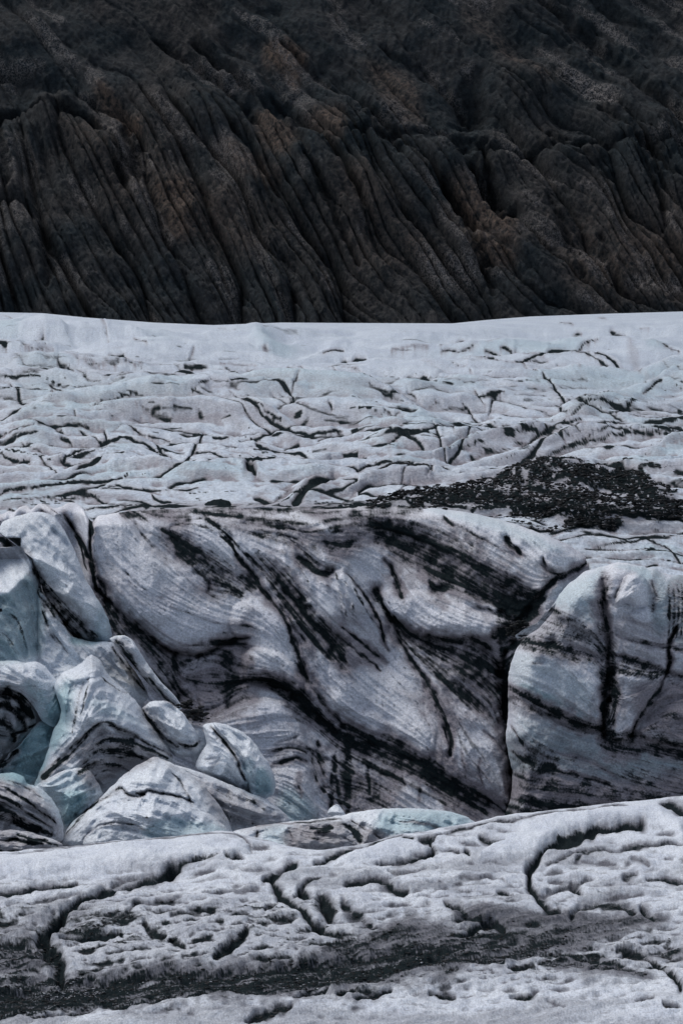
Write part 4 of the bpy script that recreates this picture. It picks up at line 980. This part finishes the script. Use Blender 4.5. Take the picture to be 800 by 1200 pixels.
def foreY(v): return 1.0 / (1 / 100. + (v - 940) * (1 / 62. - 1 / 100.) / 260.)
def build_foreground():
    F = Field(-200, 1000, 915, 1260, warp=2.2, wf=.05, seed=2)
    U, V = F.U, F.V; Yw = foreY(V); Xw = (U - 400) / FPX * Yw
    c, s_ = math.cos(.16), math.sin(.16)
    A = Xw * c + Yw * s_ * 1.4; Bc = -Xw * s_ + Yw * c        # along / across the foliation
    F.h += (fbm(A * .10, Bc * .12, 3, 1) - .5) * .8
    lump = fbm(A * .33, Bc * .42, 3, 3); F.h += (lump - .5) * .34
    cup = ridged(A * .75, Bc * 1.0, 4, 5, .6); F.h += (cup - .5) * .16; F.h += (fbm(A * 1.1, Bc * 1.3, 3, 6) - .5) * .16
    fine = fbm(A * 2.6, Bc * 3.6, 3, 2); F.h += (fine - .5) * .05
    for s, w in (("0,1155 60,1150 120,1142 200,1134 260,1136 330,1127 400,1118 450,1112 505,1108", 8), ("-40,1162 0,1157 40,1154", 8)):
        F.stroke(s, w, .95, dep=.15, grime=1, taper=False)
    for s, w, d in (("-40,1175 80,1166 200,1156 300,1150 400,1140 500,1128 560,1112 650,1096", 13, .62), ("380,1110 440,1098 500,1088 560,1095 640,1090 700,1075", 10, .55), ("-40,1120 20,1112 60,1118", 14, .6), ("440,1092 480,1085 520,1090", 9, .4),
                    ("470,1115 500,1111 545,1103", 5, 1), ("400,1130 450,1128 500,1120", 6, .8), ("200,1142 250,1138", 7, .9), ("165,1156 205,1158", 5, .9), ("600,1100 640,1098 690,1090", 8, .6), ("660,1075 720,1072 780,1068", 6, .55),
                    ("100,1168 180,1160 240,1150", 6, .7), ("0,1140 60,1138 110,1145", 6, .7), ("640,1120 700,1128 760,1140", 8, .45)):
        F.stroke(s, w, d, grime=.9)
    for p_, e_, d_ in (("-40,1150 60,1148 150,1142 260,1136 400,1122 500,1108 540,1112 480,1140 380,1152 250,1165 100,1180 -40,1195", 10, .86), ("380,1100 480,1085 620,1088 720,1072 740,1085 640,1110 560,1125 420,1125", 10, .55), ("-40,1095 40,1100 60,1130 -40,1135", 10, .45), ("540,1060 700,1062 760,1060 740,1075 620,1085 540,1078", 8, .4)):
        F.tint(p_, e_, dirt=d_, grime=.9)
    band = F.dirt.copy()
    for ln in FST.split('\n'):
        p, w, d = ln.split('|'); w = float(w) * .85; d = float(d)
        F.stroke(p, w, d, dep=.06 + .035 * w * d, lip=.035, smear=0, grime=.8)
        if d > .85:      # dark run below an undercut lip
            P = pts(p)
    zone = sst(1010, 1110, V + (fbm(U * .01, V * .02, 2, 1) - .5) * 70) * sst(1195, 1150, V + .0 * U + (U - 300) * .08)
    low = sst(.62, .30, cup * .6 + lump * .4)
    F.dirt = np.maximum(F.dirt, low * (.18 + .75 * zone) * sst(940, 1000, V))
    ln = ridged(A * .18, Bc * 1.3, 4, 6, .6); F.dirt = np.maximum(F.dirt, sst(.72, .92, ln) * (.25 + .6 * zone) * sst(.4, .6, fbm(A * .15, Bc * .2, 3, 4)))
    fx = np.full(U.shape, .985, np.float32); fy = np.full(U.shape, -.17, np.float32)
    lm = F.lic(blur(np.random.RandomState(51).rand(*U.shape).astype(np.float32), 2, 1), fx, fy, 7); lm2 = F.lic(blur(np.random.RandomState(52).rand(*U.shape).astype(np.float32), 5, 2), fx, fy, 14)
    sc = Yw / 80.
    F.h += (lm * (.018 + .016 * zone) + lm2 * .020 * (.3 + zone) * sst(1215, 1165, V - (U - 300) * .03)) * sc * sst(945, 1020, V)
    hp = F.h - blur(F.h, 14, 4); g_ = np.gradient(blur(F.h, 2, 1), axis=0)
    hol = sst(.005, .06, -hp) * .7 + sst(.004, .035, -g_) * .5  # hollows and viewer-facing slopes: silt plus painted shade
    hp2 = F.h - blur(F.h, 5, 2); pit_shade = sst(.0, .028, -hp2) * sst(950, 1015, V)  # shade of the small pits, painted through grime and dirt
    F.grime = np.maximum(F.grime, pit_shade * (.55 + .4 * zone)); F.dirt = np.maximum(F.dirt, pit_shade * (.18 + .42 * zone) * sst(.3, .6, fbm(A * .3, Bc * .4, 3, 2)))
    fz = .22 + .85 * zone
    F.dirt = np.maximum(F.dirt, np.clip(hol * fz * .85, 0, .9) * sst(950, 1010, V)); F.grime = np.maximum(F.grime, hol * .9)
    st = F.lic(np.random.RandomState(3).rand(*U.shape).astype(np.float32), np.full(U.shape, .985, np.float32), np.full(U.shape, -.17, np.float32), 14)
    gt = sst(.1, .4, band) * sst(1060, 1110, V); F.dirt = np.clip(F.dirt * np.clip(1 + .14 * st, .4, 1.4) + gt * (.20 * st + .10 * lm), 0, 1.3); F.dirt = np.maximum(F.dirt, (.22 + .38 * zone) * sst(.5, 2.0, st) * sst(950, 1010, V))
    F.grime = np.maximum(F.grime, .12 + .30 * zone + .35 * sst(.5, .7, fbm(A * .2, Bc * .3, 4, 5)) * sst(950, 1010, V)); F.grime += .05 * st
    F.h -= .10 * sst(.3, .9, band) ; F.h += st * .012
    # clean smooth swells behind the crest
    for s in ("640,962 700,952 760,950 800,965 800,985 760,962 700,968 660,980 620,1000 560,1005 580,985", "80,998 200,985 270,985 290,1000 200,1012 100,1012 0,1020 0,1002", "420,995 470,985 500,998 440,1008 400,1015", "-20,1010 100,1008 180,1005 120,1020 0,1030"):
        def f(sl, d):
            k = sst(-5, 8, d); F.grime[sl] *= 1 - .8 * k; F.dirt[sl] *= np.where(F.dirt[sl] < .7, 1 - .9 * k, 1); F.h[sl] = F.h[sl] * (1 - .35 * k) + .22 * k
        F.blob(s, 8, f)
    t = np.linspace(0, 1, 236); Ug = np.tile(UU, (len(t), 1)); top = FCREST(UU) + (fbm(UU * .06, UU * 0, 3, 3) - .5) * 3
    Vg = top[None] + t[:, None] * (1235 - top[None])
    Y = foreY(Vg); h = F.get(F.h, Ug, Vg) * sst(-2, 14, Vg - top[None])
    X, Yy, Z = world_of(Ug, Vg, Y); Z = Z + h
    k = np.clip(1 - (Vg - top[None]) / 9., 0, 1); Z = Z - 0.0 * k
    D, G, B = (F.get(Q, Ug, Vg) for Q in (F.dirt, F.grime, F.blue))
    # behind the crest the ice drops into a trough that runs on under the cliff
    prof_r = [(62, -20), (40, -19.0), (22, -17), (12, -11.0), (7, -6), (4, -3), (2, -1.1), (.8, -.25)]
    Xb = np.vstack([X[0] * (1 + a / Yy[0]) for a, b in prof_r]); Yb = np.vstack([Yy[0] + a for a, b in prof_r]); Zb = np.vstack([Z[0] + b for a, b in prof_r])
    nb = len(prof_r); ext = lambda Q, v: np.vstack([np.full((nb, Q.shape[1]), v), Q])
    o = grid_mesh('foreground_glacier', np.vstack([Xb, X]), np.vstack([Yb, Yy]), np.vstack([Zb, Z]), dict(dirt=ext(D, .35), grime=ext(G, .6), blue=ext(B, 0)), M_FORE); tag(o, kind='structure')
    return F
FF = build_foreground()

# ------------------------------------------------------------------ wide glacier bed around everything built above
def build_bed():
    xs = np.linspace(-900, 900, 260); ys = np.concatenate([np.linspace(-60, 58, 30), np.linspace(60, 240, 110), np.linspace(245, 900, 110)])
    X, Y = np.meshgrid(xs, ys)
    zz = np.interp(ys, [-60, 30, 62, 100, 112, 140, 170, 760, 900], [CZ - 23, CZ - 22, CZ - 24.5, CZ - 30, CZ - 44, CZ - 46, CZ - 44, CZ - 36, CZ - 42])
    inside = np.exp(-(X / (np.abs(Y) * .235 + 10)) ** 8)
    out_z = np.interp(ys, [-60, 62, 760, 900], [CZ - 20, CZ - 20.5, CZ - 26.5, CZ - 40])
    Z = zz[:, None] * inside + out_z[:, None] * (1 - inside) + (fbm(X * .03, Y * .03, 4, 1) - .5) * 5 * (1 - inside)
    z0 = np.zeros_like(Z); d = ridged(X * .05, Y * .08, 4, 2)
    o = grid_mesh('glacier_bed', X, Y, Z, dict(dirt=sst(.62, .85, d) * .9, grime=fbm(X * .04, Y * .04, 3, 5) * .5, blue=z0), M_PLAT, flip=True); tag(o, kind='structure')
build_bed()

# ================================================================== STONES
def stones(name, spots, mat, label=None, kind='stuff'):
    """angular stones joined in one mesh: spots = (x, y, z, size)"""
    n = len(spots); sp = np.array(spots); rr = np.random.RandomState(3)
    base = np.array([[1, 0, 0], [-1, 0, 0], [0, 1, 0], [0, -1, 0], [0, 0, 1], [0, 0, -1], [.6, .6, .55], [-.6, .55, .5], [.55, -.6, .5], [-.55, -.6, .6]])
    bm_f = None
    import bmesh
    bm = bmesh.new()
    for b in base: bm.verts.new(b)
    bmesh.ops.convex_hull(bm, input=bm.verts); bm.verts.ensure_lookup_table(); bm.verts.index_update()
    vb = np.array([v.co[:] for v in bm.verts]); fb = np.array([[v.index for v in f.verts] for f in bm.faces if len(f.verts) == 3]); bm.free()
    m = len(vb); a = rr.rand(n) * 6.28; ca, sa = np.cos(a), np.sin(a)
    V = vb[None] * (rr.rand(n, m, 1) * .5 + .75) * (sp[:, None, 3:4] * np.stack([rr.rand(n) * .6 + .7, rr.rand(n) * .6 + .7, rr.rand(n) * .25 + .3], -1)[:, None])
    x = V[..., 0] * ca[:, None] - V[..., 1] * sa[:, None]; y = V[..., 0] * sa[:, None] + V[..., 1] * ca[:, None]
    V = np.stack([x + sp[:, None, 0], y + sp[:, None, 1], V[..., 2] + sp[:, None, 2]], -1).reshape(-1, 3)
    Fc = (fb[None] + (np.arange(n) * m)[:, None, None]).reshape(-1, 3)
    me = bpy.data.meshes.new(name); me.vertices.add(len(V)); me.vertices.foreach_set('co', V.astype(np.float32).ravel())
    me.loops.add(Fc.size); me.loops.foreach_set('vertex_index', Fc.astype(np.int32).ravel()); me.polygons.add(len(Fc))
    me.polygons.foreach_set('loop_start', np.arange(0, Fc.size, 3, dtype=np.int32)); me.update(calc_edges=True); me.materials.append(mat)
    o = bpy.data.objects.new(name, me); COL.objects.link(o)
    if kind: o['kind'] = kind
    if label: o['label'] = label
    return o
def scatter(F, Yf, n, smin, smax, test, seed, box):
    r = np.random.RandomState(seed); out = []
    u = r.uniform(box[0], box[1], n * 6); v = r.uniform(box[2], box[3], n * 6); d = F.get(F.dirt, u, v); h = F.get(F.h, u, v)
    k = np.where(test(d, r.rand(n * 6)))[0][:n]
    X, Y, Z = world_of(u[k], v[k], Yf(v[k])); sz = smin + (smax - smin) * r.rand(len(k)) ** 3
    return [(a, b, c + hh, s) for a, b, c, hh, s in zip(X, Y, Z, h[k], sz)]
stones('moraine_debris', scatter(FP, platY, 9000, .04, .22, lambda d, r: (d > .55) & (r < .9), 1, (430, 815, 538, 625)), M_STONE)
stones('snow_lumps', scatter(FP, platY, 900, .04, .17, lambda d, r: (d > .45) & (r < .5), 2, (470, 815, 560, 622)), M_PALE)
stones('silt_gravel', scatter(FF, foreY, 5000, .02, .07, lambda d, r: d > .6, 3, (-20, 815, 1050, 1195)), M_STONE)
stones('pale_gravel', scatter(FF, foreY, 260, .02, .055, lambda d, r: d > .5, 5, (40, 115, 1138, 1162)) + scatter(FF, foreY, 300, .015, .045, lambda d, r: d > .6, 6, (0, 520, 1110, 1165)), M_PALE)
def dirt_cone():
    us = np.linspace(233, 273, 46); P = []
    hgt = np.interp(us, [233, 240, 250, 257, 266, 270, 273], [0, 2.5, 6.5, 7.5, 5, 2, 0])
    rows = np.linspace(-1, 1, 26); Ug = np.tile(us, (26, 1)); k = np.clip(1 - rows[:, None] ** 2, 0, 1) ** .7
    Y0 = platY(590.) ; Y = Y0 - rows[:, None] * 3.0 - 1 + 0 * Ug
    X, Yy, Z = world_of(Ug, np.full_like(Ug, 591.), Y0 - 1 + 0 * Ug)
    Zt = Z - .15 + k * hgt[None] * Y0 / FPX * (.8 + .4 * fbm(Ug * .3, Y * 1.5, 3, 2)); Xt = X; 
    z = np.zeros_like(Zt)
    o = grid_mesh('dirt_cone', Xt, Y, Zt, dict(dirt=z + 1, grime=z + 1, blue=z), M_PLAT, flip=False)
    tag(o, 'small black silt-covered cone of ice standing at the back edge of the cliff top', 'dirt cone')
dirt_cone()

rr_ = np.random.RandomState(12); rub = []
for cu, cv, su, sv, Yr, n in ((232, 838, 9, 7, 139.5, 90), (606, 738, 10, 9, 139.2, 110), (218, 826, 6, 5, 140, 40), (615, 957, 14, 3, 133.5, 60), (150, 905, 30, 3, 133, 0)):
    for _ in range(n):
        x, y, z = world_of(cu + rr_.randn() * su * .6, cv + rr_.randn() * sv * .6, Yr + rr_.randn() * .25); rub.append((x, y, z, .06 + .22 * rr_.rand() ** 3))
stones('ice_rubble', rub, M_STONE)
